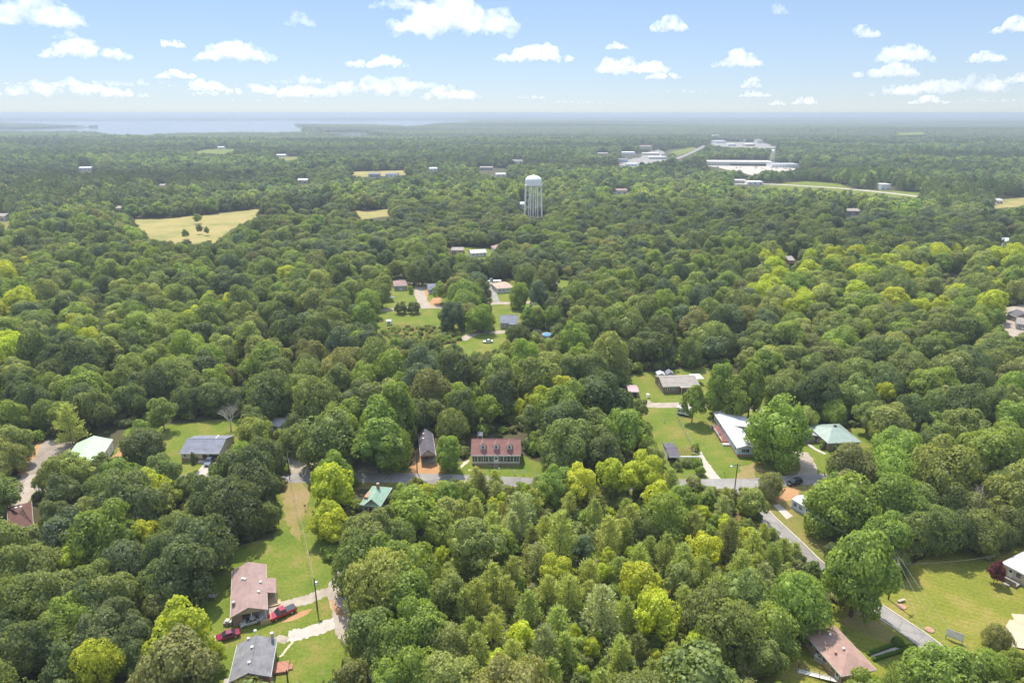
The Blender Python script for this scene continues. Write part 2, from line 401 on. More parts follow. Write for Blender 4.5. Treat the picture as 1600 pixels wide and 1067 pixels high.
def strip(name, px, width, mat, z, amp=0.0, off=0.0, block=True, thick=0.0):
    if not thick: z += lift()
    C = smooth_path(px, z); L = []; Rr = []
    for i, p in enumerate(C):
        d = (C[min(i + 1, len(C) - 1)] - C[max(i - 1, 0)]).normalized(); nrm = Vector((-d.y, d.x, 0))
        L.append(p + nrm * (off + width / 2 + rng.uniform(-amp, amp))); Rr.append(p + nrm * (off - width / 2 + rng.uniform(-amp, amp)))
    mb = MB(); n = len(C)
    if thick:
        dz = Vector((0, 0, thick))
        mb.add(L + Rr + [q + dz for q in L] + [q + dz for q in Rr],
               [q for i in range(n - 1) for q in ((2 * n + i, 3 * n + i, 3 * n + i + 1, 2 * n + i + 1), (i, 2 * n + i, 2 * n + i + 1, i + 1), (n + i, n + i + 1, 3 * n + i + 1, 3 * n + i))])
    else:
        mb.add(L + Rr, [(i, n + i, n + i + 1, i + 1) for i in range(n - 1)])
    o = mb.build(name, mat)
    if not thick and sum(f.normal.z for f in o.data.polygons) < 0: o.data.flip_normals()
    if block:
        A = [proj(p)[:2] for p in L]; B = [proj(p)[:2] for p in Rr]; BLOCK.append(A + B[::-1])
    tag(o, kind='structure'); return o

# lake water
wm, wnt, wb = base_mat('lake_water')
wb.inputs['Base Color'].default_value = (0.10, 0.12, 0.13, 1); wb.inputs['Roughness'].default_value = 0.12
bpn = N(wnt, "ShaderNodeBump"); bpn.inputs['Strength'].default_value = 0.15; bpn.inputs['Distance'].default_value = 1.0
wnt.links.new(noise(wnt, 0.03, 4, 'world'), bpn.inputs['Height']); wnt.links.new(bpn.outputs[0], wb.inputs['Normal'])
MAT['water'] = wm
mb = MB(); mb.add([(-14000, 3000, -6), (1500, 3000, -6), (1500, 15500, -6), (-14000, 15500, -6)], [(0, 1, 2, 3)])
tag(mb.build('lake_water', 'water'), kind='structure')

G1, G2, G3, G4 = 0.006, 0.012, 0.018, 0.024
# --- left lower yard
sheet('lawn', [(438, 752), (492, 752), (500, 800), (520, 870), (560, 900), (572, 1000), (560, 1090), (330, 1090), (300, 980), (290, 930), (330, 880), (380, 850), (430, 840), (428, 790)], 'lawn', G1)
sheet('dry_strip', [(447, 755), (476, 755), (484, 780), (474, 800), (470, 845), (456, 840), (446, 805), (441, 775)], 'drylawn', G2, 0.7, block=False)
strip('lane', [(545, 885), (524, 915), (532, 950), (538, 985), (560, 1010), (585, 1035), (600, 1090)], 3.4, 'gravel', G3, 0.25)
strip('driveway', [(416, 955), (450, 944), (480, 936), (505, 926), (528, 920)], 3.0, 'gravel', G2, 0.3)
strip('driveway', [(450, 993), (470, 990), (495, 983), (520, 973), (538, 968)], 3.3, 'concrete', G2, 0.3)
sheet('bare_dirt', [(438, 972), (452, 960), (470, 955), (486, 949), (484, 957), (466, 966), (450, 972)], 'clay', G2, 0.5, block=False)
sheet('bare_dirt', [(425, 995), (440, 992), (450, 995), (445, 1003), (428, 1003)], 'gravel', G2, 0.5, block=False)
sheet('bare_dirt', [(514, 938), (520, 936), (534, 955), (538, 965), (530, 962), (520, 950)], 'clay', G4, 0.3, block=False)
# --- main road and its verges
MAIN = [(-200, 800), (-60, 782), (40, 766), (200, 752), (350, 748), (450, 746.5), (600, 746), (720, 749), (800, 752.5), (900, 757.5), (1000, 758), (1066, 756), (1120, 755.5), (1180, 754.5), (1240, 750), (1320, 746), (1420, 743), (1700, 735)]
strip('road_verge', MAIN, 13.0, 'meadow', 0.004, 0.5, block=False)
strip('main_road', MAIN, 5.6, 'asphalt', G3, 0.08)
SIDE = [(1138, 752), (1156, 768), (1180, 790), (1205, 815), (1240, 848), (1275, 882), (1330, 924), (1385, 961), (1430, 991), (1480, 1028), (1560, 1085)]
strip('side_road', SIDE, 4.1, 'asphalt', 0.030, 0.05)
strip('kerb', SIDE[1:], 0.28, 'kerb', 0.001, 0.0, 2.19, block=False, thick=0.13)
strip('kerb', SIDE[1:], 0.28, 'kerb', 0.001, 0.0, -2.19, block=False, thick=0.13)
strip('road_verge', SIDE[1:], 10.0, 'lawn', 0.003, 0.4, block=False)
# --- dormered house
sheet('lawn', [(705, 746), (712, 726), (735, 712), (818, 712), (850, 726), (856, 750), (790, 752)], 'lawn', G1)
sheet('bare_dirt', [(640, 742), (648, 705), (656, 700), (686, 704), (690, 726), (700, 737), (690, 742)], 'clay', G1, 0.6)
sheet('bare_dirt', [(719, 728), (733, 714), (735, 718), (728, 726), (722, 731)], 'sand', G2, 0.3, block=False)
sheet('bare_dirt', [(731, 733), (737, 732.5), (744, 734), (741, 736.5), (732, 736)], 'sand', G2, 0.3, block=False)
sheet('bare_dirt', [(446, 738), (450, 712), (470, 706), (560, 715), (600, 725), (620, 738)], 'gravel', G1, 0.6)
# --- right hand yards
sheet('lawn', [(972, 588), (1000, 582), (1100, 574), (1200, 600), (1262, 700), (1250, 745), (1190, 750), (1060, 750), (1028, 744), (1008, 680), (985, 630)], 'lawn', G1)
strip('driveway', [(1088, 706), (1098, 722), (1108, 736), (1120, 751)], 3.2, 'concrete', G2, 0.2)
strip('lane', [(1006, 626), (1014, 632), (1040, 633), (1090, 632), (1160, 634), (1210, 650)], 4.5, 'gravel', G2, 0.2)
sheet('bare_dirt', [(1160, 748), (1180, 722), (1215, 712), (1250, 716), (1256, 736), (1235, 746)], 'brush', G2, 0.7, block=False)
sheet('bare_dirt', [(1148, 748), (1160, 728), (1180, 722), (1178, 748)], 'drylawn', 0.015, 0.7, block=False)
sheet('lawn', [(1240, 745), (1262, 700), (1280, 665), (1390, 668), (1380, 700), (1300, 740)], 'lawn', G1)
strip('driveway', [(1250, 706), (1260, 720), (1264, 734), (1256, 748)], 4.5, 'gravel', G2, 0.2)
strip('path', [(1262, 693), (1275, 702), (1290, 709)], 1.2, 'concrete', G2, 0.05)
sheet('lawn', [(1150, 766), (1200, 760), (1250, 756), (1300, 790), (1310, 850), (1292, 890), (1250, 872), (1180, 800)], 'meadow', G1)
sheet('bare_dirt', [(1204, 777), (1222, 763), (1240, 758), (1252, 765), (1242, 780), (1216, 786)], 'clay', G2, 0.5, block=False)
sheet('concrete_slab', [(1208, 789), (1217, 787), (1239, 806), (1229, 811)], 'concrete', 0.03, 0.0, block=False)
sheet('lawn', [(1368, 945), (1380, 900), (1500, 850), (1660, 835), (1660, 1100), (1560, 1100), (1484, 1026)], 'mown', G1)
sheet('bare_dirt', [(1640, 950), (1598, 958), (1584, 968), (1570, 984), (1580, 990), (1574, 1005), (1582, 1014), (1600, 1018), (1640, 1020)], 'sand', G2, 1.3, block=False)
sheet('lawn', [(1222, 1000), (1250, 955), (1330, 936), (1360, 953), (1440, 1019), (1475, 1060), (1475, 1100), (1195, 1100)], 'mown', G1)
sheet('bare_dirt', [(1318, 970), (1340, 950), (1362, 962), (1400, 992), (1385, 1002), (1360, 995), (1335, 985)], 'drylawn', G2, 0.6, block=False)
# --- left yards
sheet('lawn', [(175, 712), (200, 666), (260, 664), (375, 652), (388, 690), (345, 735), (310, 750), (250, 742), (190, 728)], 'lawn', G1)
strip('driveway', [(334, 714), (326, 726), (316, 738), (306, 748)], 3.4, 'concrete', G2, 0.1)
sheet('gravel_lot', [(62, 688), (124, 682), (116, 700), (95, 722), (70, 726), (52, 752), (28, 762), (36, 728)], 'browngravel', G1, 0.9)
sheet('bare_dirt', [(26, 742), (40, 716), (62, 690), (66, 694), (52, 716), (38, 742)], 'clay', G2, 0.5, block=False)
sheet('bare_dirt', [(176, 714), (186, 700), (194, 690), (206, 676), (208, 684), (200, 706), (190, 716)], 'clay', G2, 0.6, block=False)
strip('lane', [(58, 740), (46, 762), (34, 780), (16, 804), (-10, 835)], 4.5, 'gravel', G2, 0.2)
# --- clearing in the middle
sheet('lawn', [(578, 542), (594, 482), (612, 450), (700, 438), (720, 520), (785, 560), (720, 562), (640, 548)], 'lawn', 0.02, 1.0, 3)
sheet('meadow', [(590, 528), (605, 508), (650, 506), (690, 512), (720, 520), (722, 534), (690, 542), (630, 542)], 'brush', 0.03, 1.5, 3, block=False)
sheet('lawn', [(764, 440), (815, 432), (832, 470), (834, 515), (775, 518), (764, 480)], 'lawn', 0.02, 1.0, 3)
sheet('lawn', [(720, 520), (790, 515), (802, 545), (742, 556)], 'lawn', 0.02, 1.0, 3)
strip('lane', [(658, 440), (655, 455), (660, 470), (668, 482)], 6.0, 'gravel', 0.04, 0.3)
strip('lane', [(540, 490), (600, 484.5), (660, 480), (700, 480), (740, 476.5), (775, 474), (800, 473.5), (870, 470)], 5.0, 'gravel', 0.05, 0.3)
strip('driveway', [(766, 440), (770, 455), (777, 474)], 3.6, 'asphalt', 0.04, 0.1)
sheet('bare_dirt', [(664, 478), (682, 462), (690, 466), (688, 478)], 'clay', 0.03, 0.8, block=False)
sheet('bare_dirt', [(661, 448), (670, 446), (668, 468), (662, 470)], 'clay', 0.03, 0.8, block=False)
strip('driveway', [(722, 531), (735, 524), (752, 520), (780, 519), (845, 516)], 4.5, 'gravel', 0.04, 0.4)
# --- fields and far clearings
sheet('field', [(195, 342), (250, 342.5), (330, 335), (400, 327), (440, 327), (520, 327), (520, 331.5), (430, 333), (398, 341), (372, 353), (332, 381), (236, 382)], 'dryfield', 0.1, 2, 8)
sheet('field', [(548, 333), (560, 329), (615, 327), (612, 338), (565, 343)], 'dryfield', 0.1, 2, 8)
sheet('field', [(290, 241), (320, 234), (366, 232.5), (378, 236), (350, 242)], 'lawn', 0.3, 4, 20)
sheet('field', [(505, 270), (640, 266), (660, 272), (560, 277)], 'dryfield', 0.3, 4, 20)
sheet('field', [(420, 246), (475, 245), (470, 256), (440, 256)], 'meadow', 0.3, 4, 20)
sheet('field', [(520, 256), (600, 255), (600, 258), (520, 259)], 'dryfield', 0.3, 4, 20)
sheet('field', [(1402, 208), (1442, 205.5), (1445, 211), (1404, 212)], 'lawn', 16, 4, 20)
sheet('field', [(1045, 238), (1080, 230), (1090, 232), (1060, 244)], 'lawn', 0.3, 4, 20)
sheet('paved_lot', [(968, 262), (975, 250), (1000, 246), (1012, 238), (1030, 234), (1040, 238), (1030, 246), (1050, 252), (1010, 262)], 'asphalt', 0.25, 8, 20)
sheet('paved_lot', [(1108, 231), (1112, 224), (1150, 222), (1190, 223), (1216, 231), (1180, 233)], 'asphalt', 0.25, 8, 20)
sheet('paved_lot', [(1105, 259), (1205, 260), (1250, 264), (1236, 267), (1190, 277), (1150, 268)], 'concrete', 0.25, 3, 20)
strip('highway', [(1052, 250), (1070, 243), (1092, 233), (1102, 227)], 12, 'asphalt', 0.4, 0.5)
sheet('field', [(1190, 291), (1260, 283), (1310, 287), (1330, 295), (1440, 301), (1440, 312), (1330, 304), (1240, 302)], 'lawn', 0.2, 3, 15)
strip('highway', [(1120, 288), (1200, 288), (1260, 291), (1320, 295), (1400, 303), (1470, 312)], 12, 'concrete', 0.4, 0.5)
sheet('field', [(1540, 330), (1562, 312), (1620, 306), (1620, 322), (1575, 324)], 'dryfield', 0.2, 3, 15)
sheet('lawn', [(-40, 360), (-40, 338), (12, 334), (24, 345), (20, 360)], 'meadow', 0.2, 3, 15)
sheet('lawn', [(705, 405), (720, 386), (780, 388), (775, 402), (740, 408)], 'lawn', 0.05, 1, 6)
sheet('lawn', [(840, 455), (846, 438), (900, 436), (905, 452)], 'lawn', 0.05, 1, 6)
sheet('lawn', [(1560, 530), (1570, 480), (1640, 470), (1640, 530)], 'gravel', 0.05, 1, 6)
sheet('overgrown_lot', [(590, 762), (720, 756), (850, 762), (1130, 772), (1230, 850), (1262, 900), (1240, 1000), (1200, 1100), (690, 1100), (690, 900), (630, 800)], 'brush', 0.002, 1.0, 3, block=False)
# ------------------------------------------------------------------ houses
EXTRA = []        # pixel boxes of roofs and cars that no crown may hide
HOUSES = []       # world footprints (with margin) that trees keep out of
class House:
    """Origin at the front left eave corner on the ground, x along the front, y into the depth."""
    def __init__(s, name, label, cat, A, B, C, eave, over=0.35, group=None, depth=None, wid=None):
        a = at(*A, eave); b = at(*B, eave)
        u = (b - a); s.W = wid or u.length; u.normalize(); v = Vector((-u.y, u.x, 0))
        s.L = depth if depth else abs((at(*C, eave) - a).dot(v))
        s.u, s.v, s.o = u, v, Vector((a.x, a.y, 0)); s.e = eave; s.ov = over
        s.root = thing(name, label, cat, s.o, math.atan2(u.y, u.x), group)
        m = 1.2; W, L = s.W, s.L
        HOUSES.append([tuple((s.o + u * p + v * q)[:2]) for p, q in ((-m, -m), (W + m, -m), (W + m, L + m), (-m, L + m))])
    def wall(s, mat, y0=None, y1=None, gable=None, rise=0, x0=None, x1=None, base=None, base_h=0.6):
        o = s.ov; x0 = o if x0 is None else x0; x1 = s.W - o if x1 is None else x1
        y0 = o if y0 is None else y0; y1 = s.L - o if y1 is None else y1
        s.wx = (x0, x1); s.wy = (y0, y1)
        mb = MB(); zb = base_h if base else 0.0
        mb.box(x0, y0, zb, x1, y1, s.e)
        wl = mb.build('wall', mat, s.root)
        if base:
            MB().box(x0 - .03, y0 - .03, 0, x1 + .03, y1 + .03, base_h).build('foundation', base, s.root)
        return wl
    def gable_ends(s, mat, rise, ridge):
        o = s.ov; h = rise * 0.93
        if ridge == 'y':
            xm = s.W / 2
            for y in (s.wy[0], s.wy[1] - .12):
                MB().prism([(s.wx[0], y, s.e), (s.wx[1], y, s.e), (xm, y, s.e + h)], (0, .12, 0)).build('gable', mat, s.root)
        else:
            ym = s.L / 2
            for x in (s.wx[0], s.wx[1] - .12):
                MB().prism([(x, s.wy[0], s.e), (x, s.wy[1], s.e), (x, ym, s.e + h)], (.12, 0, 0)).build('gable', mat, s.root)
    def roof(s, mat, rise, ridge='x', t=0.16, trim='offwhite', hip=0.0, mid=0.5):
        W, L, e = s.W, s.L, s.e; mb = MB()
        if hip:
            if ridge == 'x': P, Q = (hip, L * mid, e + rise), (W - hip, L * mid, e + rise)
            else: P, Q = (W * mid, hip, e + rise), (W * mid, L - hip, e + rise)
            c = [(0, 0, e), (W, 0, e), (W, L, e), (0, L, e)]
            lo = [(x, y, z - t) for x, y, z in c]
            f = [(0, 1, 5, 4), (2, 3, 4, 5), (3, 0, 4), (1, 2, 5)] if ridge == 'x' else [(0, 1, 4), (1, 2, 5, 4), (2, 3, 5), (3, 0, 4, 5)]
            mb.add(c + [P, Q] + lo, f + [(0, 6, 7, 1), (1, 7, 8, 2), (2, 8, 9, 3), (3, 9, 6, 0), (9, 8, 7, 6)])
        elif ridge == 'flat':
            mb.box(0, 0, e - t, W, L, e + rise * .1)
        elif ridge == 'x':
            m = L * mid
            mb.prism([(0, 0, e), (0, m, e + rise), (0, L, e), (0, L, e - t), (0, m, e + rise - t), (0, 0, e - t)], (W, 0, 0))
        else:
            m = W * mid
            mb.prism([(0, 0, e), (m, 0, e + rise), (W, 0, e), (W, 0, e - t), (m, 0, e + rise - t), (0, 0, e - t)], (0, L, 0))
        s.rise = rise; s.ridge = ridge
        r = mb.build('roof', mat, s.root)
        if not hip and ridge != 'flat':      # ridge cap
            c = MB()
            if ridge == 'x': c.box(0, L * mid - .12, e + rise - .05, W, L * mid + .12, e + rise + .04)
            else: c.box(W * mid - .12, 0, e + rise - .05, W * mid + .12, L, e + rise + .04)
            c.build('ridge_cap', mat, r)
        gt = []
        if ridge in ('x', 'flat') or hip: gt += [(.02, -.05, W - .02, -.003), (.02, L + .003, W - .02, L + .05)]
        if ridge == 'y' or hip or ridge == 'flat': gt += [(-.05, .02, -.003, L - .02), (W + .003, .02, W + .05, L - .02)]
        for x0, y0, x1, y1 in gt: MB().box(x0, y0, e - t - .1, x1, y1, e - .015).build('gutter', trim, r)
        s.roofo = r; return r
    def _place(s, side, u, w):
        x0, x1 = s.wx; y0, y1 = s.wy
        if side == 'f': return Vector((x0 + u * (x1 - x0) - w / 2, y0, 0)), Vector((1, 0, 0)), Vector((0, -1, 0))
        if side == 'b': return Vector((x0 + u * (x1 - x0) - w / 2, y1, 0)), Vector((1, 0, 0)), Vector((0, 1, 0))
        if side == 'l': return Vector((x0, y0 + u * (y1 - y0) - w / 2, 0)), Vector((0, 1, 0)), Vector((-1, 0, 0))
        return Vector((x1, y0 + u * (y1 - y0) - w / 2, 0)), Vector((0, 1, 0)), Vector((1, 0, 0))
    def _slab(s, side, u, w, z0, z1, d0, d1, ins=0.0):
        p, t, n = s._place(side, u, w)
        a = p + t * ins + n * d0 + Vector((0, 0, z0 + ins)); b = p + t * (w - ins) + n * d1 + Vector((0, 0, z1 - ins))
        lo = [min(a[i], b[i]) for i in range(3)]; hi = [max(a[i], b[i]) for i in range(3)]
        return MB().box(*lo, *hi)
    def window(s, side, u, z=1.0, w=1.2, h=1.2, frame='white', shutters=None):
        f = s._slab(side, u, w, z, z + h, -.01, .05).build('window', frame, s.root)
        k = max(1, round(w / 0.9)); pw = w / k
        pane = MB()
        for i in range(k):
            p, t, n = s._place(side, u, w)
            a = p + t * (i * pw + .09) + n * .052 + Vector((0, 0, z + .09)); b = p + t * ((i + 1) * pw - .09) + n * .06 + Vector((0, 0, z + h - .09))
            lo = [min(a[j], b[j]) for j in range(3)]; hi = [max(a[j], b[j]) for j in range(3)]
            zz = (lo[2] + hi[2]) / 2
            pane.box(lo[0], lo[1], lo[2], hi[0], hi[1], zz - .03); pane.box(lo[0], lo[1], zz + .03, hi[0], hi[1], hi[2])
        pane.build('pane', 'glass', f)
        if shutters:
            tot = (s.wx[1] - s.wx[0]) if side in 'fb' else (s.wy[1] - s.wy[0])
            for q in (-1, 1):
                s._slab(side, u + q * (w / 2 + .24) / tot, .38, z, z + h, 0, .05).build('shutter', shutters, s.root)
    def door(s, side, u, w=0.95, h=2.05, mat='white', z=0.15, glass=False):
        d = s._slab(side, u, w, z, z + h, -.01, .05).build('door', mat, s.root)
        s._slab(side, u, w * .8, z + h * .55, z + h * .92, .051, .06, .08).build('door_pane', 'glass' if glass else 'dark', d)
        k = s._slab(side, u + .0, .08, z + 1.0, z + 1.08, .05, .11).build('handle', 'chrome', d)
        return d
    def opening(s, side, u, w, h, mat='dark', z=0.02):
        return s._slab(side, u, w, z, z + h, -.01, .02).build('garage_opening', mat, s.root)
    def chimney(s, x, y, mat='redbrick', top=None, w=0.7):
        z1 = top or s.e + s.rise + .6
        c = MB().box(x - w / 2, y - w / 2, s.e - .3, x + w / 2, y + w / 2, z1).build('chimney', mat, s.roofo)
    def vents(s, pts):
        """small roof vents at (x, y) on the slope"""
        for x, y in pts:
            if s.ridge == 'x': z = s.e + s.rise * (1 - abs(y - s.L / 2) / (s.L / 2))
            else: z = s.e + s.rise * (1 - abs(x - s.W / 2) / (s.W / 2))
            MB().lathe([(.2, z - .1), (.2, z + .25), (.28, z + .25), (.28, z + .36), (.05, z + .42)], 10, x, y).build('roof_vent', 'white', s.roofo)
    def P(s, x, y, z=0): return s.o + s.u * x + s.v * y + Vector((0, 0, z))

# mauve roofed house with the open carport
h = House('ranch_house', 'mauve shingle roofed ranch house with open carport beside the red pickup', 'house', (359.5, 965), (418, 952), (360, 892), 2.8)
h.wall('tanside', y0=5.0, base='redbrick'); h.gable_ends('tanside', 1.5, 'y'); h.roof('r_mauve', 1.5, 'y')
MB().prism([(.35, .3, 2.66), (h.W - .35, .3, 2.66), (h.W / 2, .3, 4.1)], (0, .1, 0)).build('gable', 'tanside', h.root)
MB().box(.35, .4, 0, 2.2, 5.0, 2.64).build('storage_wall', 'brownbrick', h.root)
for x in (3.9, h.W - .5): MB().box(x, .45, 0, x + .16, .61, 2.64).build('post', 'white', h.root)
MB().box(2.2, .3, -.1, h.W - .3, 5.0, .04).build('carport_floor', 'concrete', h.root)
h.opening('f', .62, 4.0, 2.3)
MB().prism([(h.W - .25, 5.6, 2.95), (h.W + 1.9, 5.6, 2.25), (h.W + 1.9, 5.6, 2.12), (h.W - .25, 5.6, 2.7)], (0, 5.2, 0)).build('porch_roof', 'r_mauve', h.root)
for y in (5.75, 10.6): MB().box(h.W + 1.6, y, 0, h.W + 1.74, y + .14, 2.15).build('post', 'white', h.root)
MB().box(h.W - .35, 5.2, .0, h.W + 1.8, 10.8, .5).build('porch_deck', 'wood', h.root)
MB().box(h.W + 1.8, 4.4, 0, h.W + 2.5, 6.0, .18).box(h.W - .2, 4.1, 0, h.W + 2.2, 5.2, .34).build('porch_step', 'wood', h.root)
MB().box(h.W - 1.6, -.9, 0, h.W + .4, -.75, 1.1).box(h.W + .4, -.9, 0, h.W + .52, 1.6, 1.1).build('timber_screen', 'wood', h.root)
h.window('r', .7, 1.0, 1.2, 1.2); h.window('l', .3, 1.0); h.window('l', .7, 1.0); h.door('r', .25)
h.vents([(2.4, 10.6), (2.9, 10.0), (5.6, 5.4), (6.0, 8.8)])
MB().box(.35, 3.0, 3.05, 1.0, 3.7, 4.0).build('chimney', 'brownbrick', h.roofo)
HM = h
# grey roofed house at the bottom edge
h = House('brick_house', 'red brick house under a streaked grey shingle roof below the maroon car', 'house', (356, 1067), (423, 1057), (365.5, 1007), 3.0)
h.wall('redbrick', base='concrete', base_h=.4); h.gable_ends('whiteside', 1.6, 'y'); h.roof('r_grey', 1.6, 'y', trim='white')
h.window('f', .72, 1.0, 1.3, 1.4); h.window('f', .25, 1.0, 1.3, 1.4); h.window('r', .3, 1.0); h.window('l', .5, 1.0); h.door('r', .62, mat='redwood')
h.vents([(h.W * .47, 2.5), (h.W * .46, 6.4), (h.W * .3, 9.5), (h.W * .45, 10.8)]); h.chimney(h.W - .7, h.L - .6, 'steel', 5.1, .5)
MB().box(h.W - .3, 3.5, 0, h.W + 2.4, 6.2, .55).build('porch_slab', 'redbrick', h.root)
MB().box(h.W + 2.4, 4.2, 0, h.W + 3.1, 5.4, .28).build('porch_step', 'redbrick', h.root)
MB().box(-1.5, 1.0, 0, .3, 3.6, .8).build('back_steps', 'redbrick', h.root)
HG = h
# dormered house
h = House('dormered_house', 'long two storey house with three white dormers on a red brown roof', 'house', (735.5, 711), (814, 711), (735.5, 690), 3.6, depth=9.5)
h.wall('palebrick', base='brownbrick', base_h=.7); h.gable_ends('palebrick', 3.0, 'x'); h.roof('r_red', 3.0, 'x', trim='white')
for u in (.12, .35, .66, .87): h.window('f', u, 1.3, 2.1, 1.7, 'white', 'black')
h.door('f', .505, 1.1, 2.2, z=.75); 
for d in (-.055, .055): h._slab('f', .505 + d, .35, .8, 2.95, 0, .05).build('sidelight', 'white', h.root)
MB().box(h.W * .505 - 1.0, -.9, 0, h.W * .505 + 1.0, .35, .62).build('porch_step', 'brownbrick', h.root)
for q in (.24, .505, .77):
    x = h.W * q; y0 = 1.75; zb = 3.6 + 3.0 * y0 / (h.L / 2)
    d = MB().box(x - .72, y0, zb - .25, x + .72, y0 + 2.4, zb + 1.15).prism([(x - .72, y0, zb + 1.15), (x + .72, y0, zb + 1.15), (x, y0, zb + 1.85)], (0, 1.2, 0)).build('dormer', 'white', h.roofo)
    MB().prism([(x - .95, y0 - .15, zb + 1.05), (x, y0 - .15, zb + 2.0), (x + .95, y0 - .15, zb + 1.05), (x + .95, y0 - .15, zb + .95), (x, y0 - .15, zb + 1.86), (x - .95, y0 - .15, zb + .95)], (0, 3.0, 0)).build('dormer_roof', 'r_red', h.roofo)
    pane = MB(); ar = [(x + .3 * math.cos(math.pi * k / 8), y0 - .03, zb + .85 + .3 * math.sin(math.pi * k / 8)) for k in range(9)]
    pane.prism([(x - .3, y0 - .03, zb + .15), (x + .3, y0 - .03, zb + .15)] + ar, (0, .02, 0)).build('dormer_window', 'glass', h.roofo)
HD = h
# garage house next to it
h = House('narrow_house', 'narrow house with dark gabled roof and open front porch by the clay yard', 'house', (657, 713), (681, 711), (658.5, 695), 2.9, depth=15)
h.wall('brownbrick', y0=3.0); h.gable_ends('tanside', 1.9, 'y'); h.roof('r_dark', 1.9, 'y', trim='white')
MB().prism([(.2, .2, 2.76), (h.W - .2, .2, 2.76), (h.W / 2, .2, 4.55)], (0, .1, 0)).build('gable', 'tanside', h.root)
MB().box(.2, .2, 0, h.W - .2, 3.0, .5).build('porch_deck', 'greywood', h.root)
for x in (.35, h.W / 2, h.W - .5): MB().box(x, .3, .5, x + .15, .45, 2.75).build('post', 'greywood', h.root)
MB().box(.35, .33, 1.2, h.W / 2 - .6, .41, 1.3).build('railing', 'greywood', h.root); MB().box(h.W / 2 + .6, .33, 1.2, h.W - .4, .41, 1.3).build('railing', 'greywood', h.root)
h.door('f', .5, mat='redwood', z=.5); h.window('f', .2, 1.3, .9, 1.1); h.window('l', .3, 1.2); h.window('l', .7, 1.2); h.vents([(h.W * .3, 9), (h.W * .35, 12)])
# little dark shed behind
h = House('garden_shed', 'little dark grey shed in the trees behind the dormered house', 'shed', (745.5, 680), (754.5, 680), (746, 677), 2.2, .1, depth=2.4)
h.wall('greyside'); h.gable_ends('greyside', .6, 'x'); h.roof('r_slate', .6, 'x'); h.opening('f', .5, .9, 1.8)
# green roofed cottage south of the road
h = House('cottage', 'weathered cottage with rust streaked light green metal roof beside the road', 'house', (562, 788), (594, 791), (564, 757), 3.0, depth=9.5)
h.wall('greyside'); h.roof('r_green', 2.3, 'y', hip=4.0, trim='white')
h.window('f', .25, 1.0); h.window('f', .75, 1.0); h.door('f', .5, mat='redwood'); h.window('r', .4, 1.0)
W, L = h.W, h.L
MB().prism([(W * .28, .4, 3.0), (W * .92, .4, 3.0), (W * .6, .4, 4.7)], (0, .12, 0)).build('front_gable', 'greyside', h.root)
MB().prism([(W * .2, -.1, 2.98), (W * .6, -.1, 5.0), (W, -.1, 2.98), (W, -.1, 2.88), (W * .6, -.1, 4.88), (W * .2, -.1, 2.88)], (0, 4.6, 0)).build('front_roof', 'r_green', h.root)
MB().box(W * .12, 1.6, 3.5, W * .3, 4.2, 4.35).build('rusty_panel', 'rust', h.roofo)
MB().box(W * .5, 5.2, 4.7, W * .5 + .7, 5.9, 6.4).build('chimney', 'redbrick', h.roofo)
# long white roofed house in the right yard
h = House('long_house', 'long pale blue house with white metal roof beside the big yard tree', 'house', (1152, 700), (1181, 700), (1121, 664), 3.1, depth=26)
h.wall('paleblue', base='redbrick', base_h=.8); h.gable_ends('paleblue', .9, 'y'); h.roof('r_white', .9, 'y', trim='white')
for u in (.3, .42, .55, .66): h.window('f', u, 1.4, .7, 1.3)
for u in (.08, .2, .72, .85): h.window('l', u, 1.4, 1.2, 1.2)
h.door('l', .5, z=.8)
MB().box(-1.9, 9.0, 0, .33, 21.0, .75).build('porch_deck', 'redwood', h.root)
MB().box(-1.95, 9.0, 1.5, -1.88, 21.0, 1.58).build('handrail', 'white', h.root); MB().box(-1.95, 9.0, 1.1, -1.88, 21.0, 1.15).build('handrail', 'white', h.root)
for y in (9.0, 12.0, 15.0, 18.0, 20.9): MB().box(-1.96, y, 0, -1.86, y + .1, 2.9).build('post', 'white', h.root)
MB().box(-2.0, 7.2, 0, .3, 8.8, .5).build('porch_step', 'concrete', h.root)
MB().prism([(h.W * .5, 14, 3.95), (h.W + 4, 14, 3.35), (h.W + 4, 14, 3.2), (h.W * .5, 14, 3.75)], (0, 9, 0)).build('rear_roof', 'r_white', h.root)
MB().box(h.W - .4, 14.5, 0, h.W + 3.6, 22.5, 3.2).build('rear_wing', 'paleblue', h.root)
HL = h
# house with the green roof on the right
h = House('green_roof_house', 'brick house with dull teal green metal roof at the edge of the wood', 'house', (1294, 692), (1346, 690), (1277, 672), 3.0, depth=13)
h.wall('brownbrick'); h.roof('r_teal', 2.0, 'x', hip=4.5, trim='white')
for u in (.2, .5, .8): h.window('f', u, 1.0)
h.door('l', .5); h.window('l', .25, 1.0); h.chimney(h.W * .55, h.L * .55, 'black', 5.4, .8)
MB().box(-4.2, 6.5, 0, -.4, 10.5, 2.0).build('lean_to', 'greywood', h.root)
MB().prism([(-4.5, 6.2, 2.0), (-2.2, 6.2, 2.9), (0, 6.2, 2.3), (0, 6.2, 2.15), (-2.2, 6.2, 2.75), (-4.5, 6.2, 1.85)], (0, 4.6, 0)).build('lean_to_roof', 'steel', h.root)
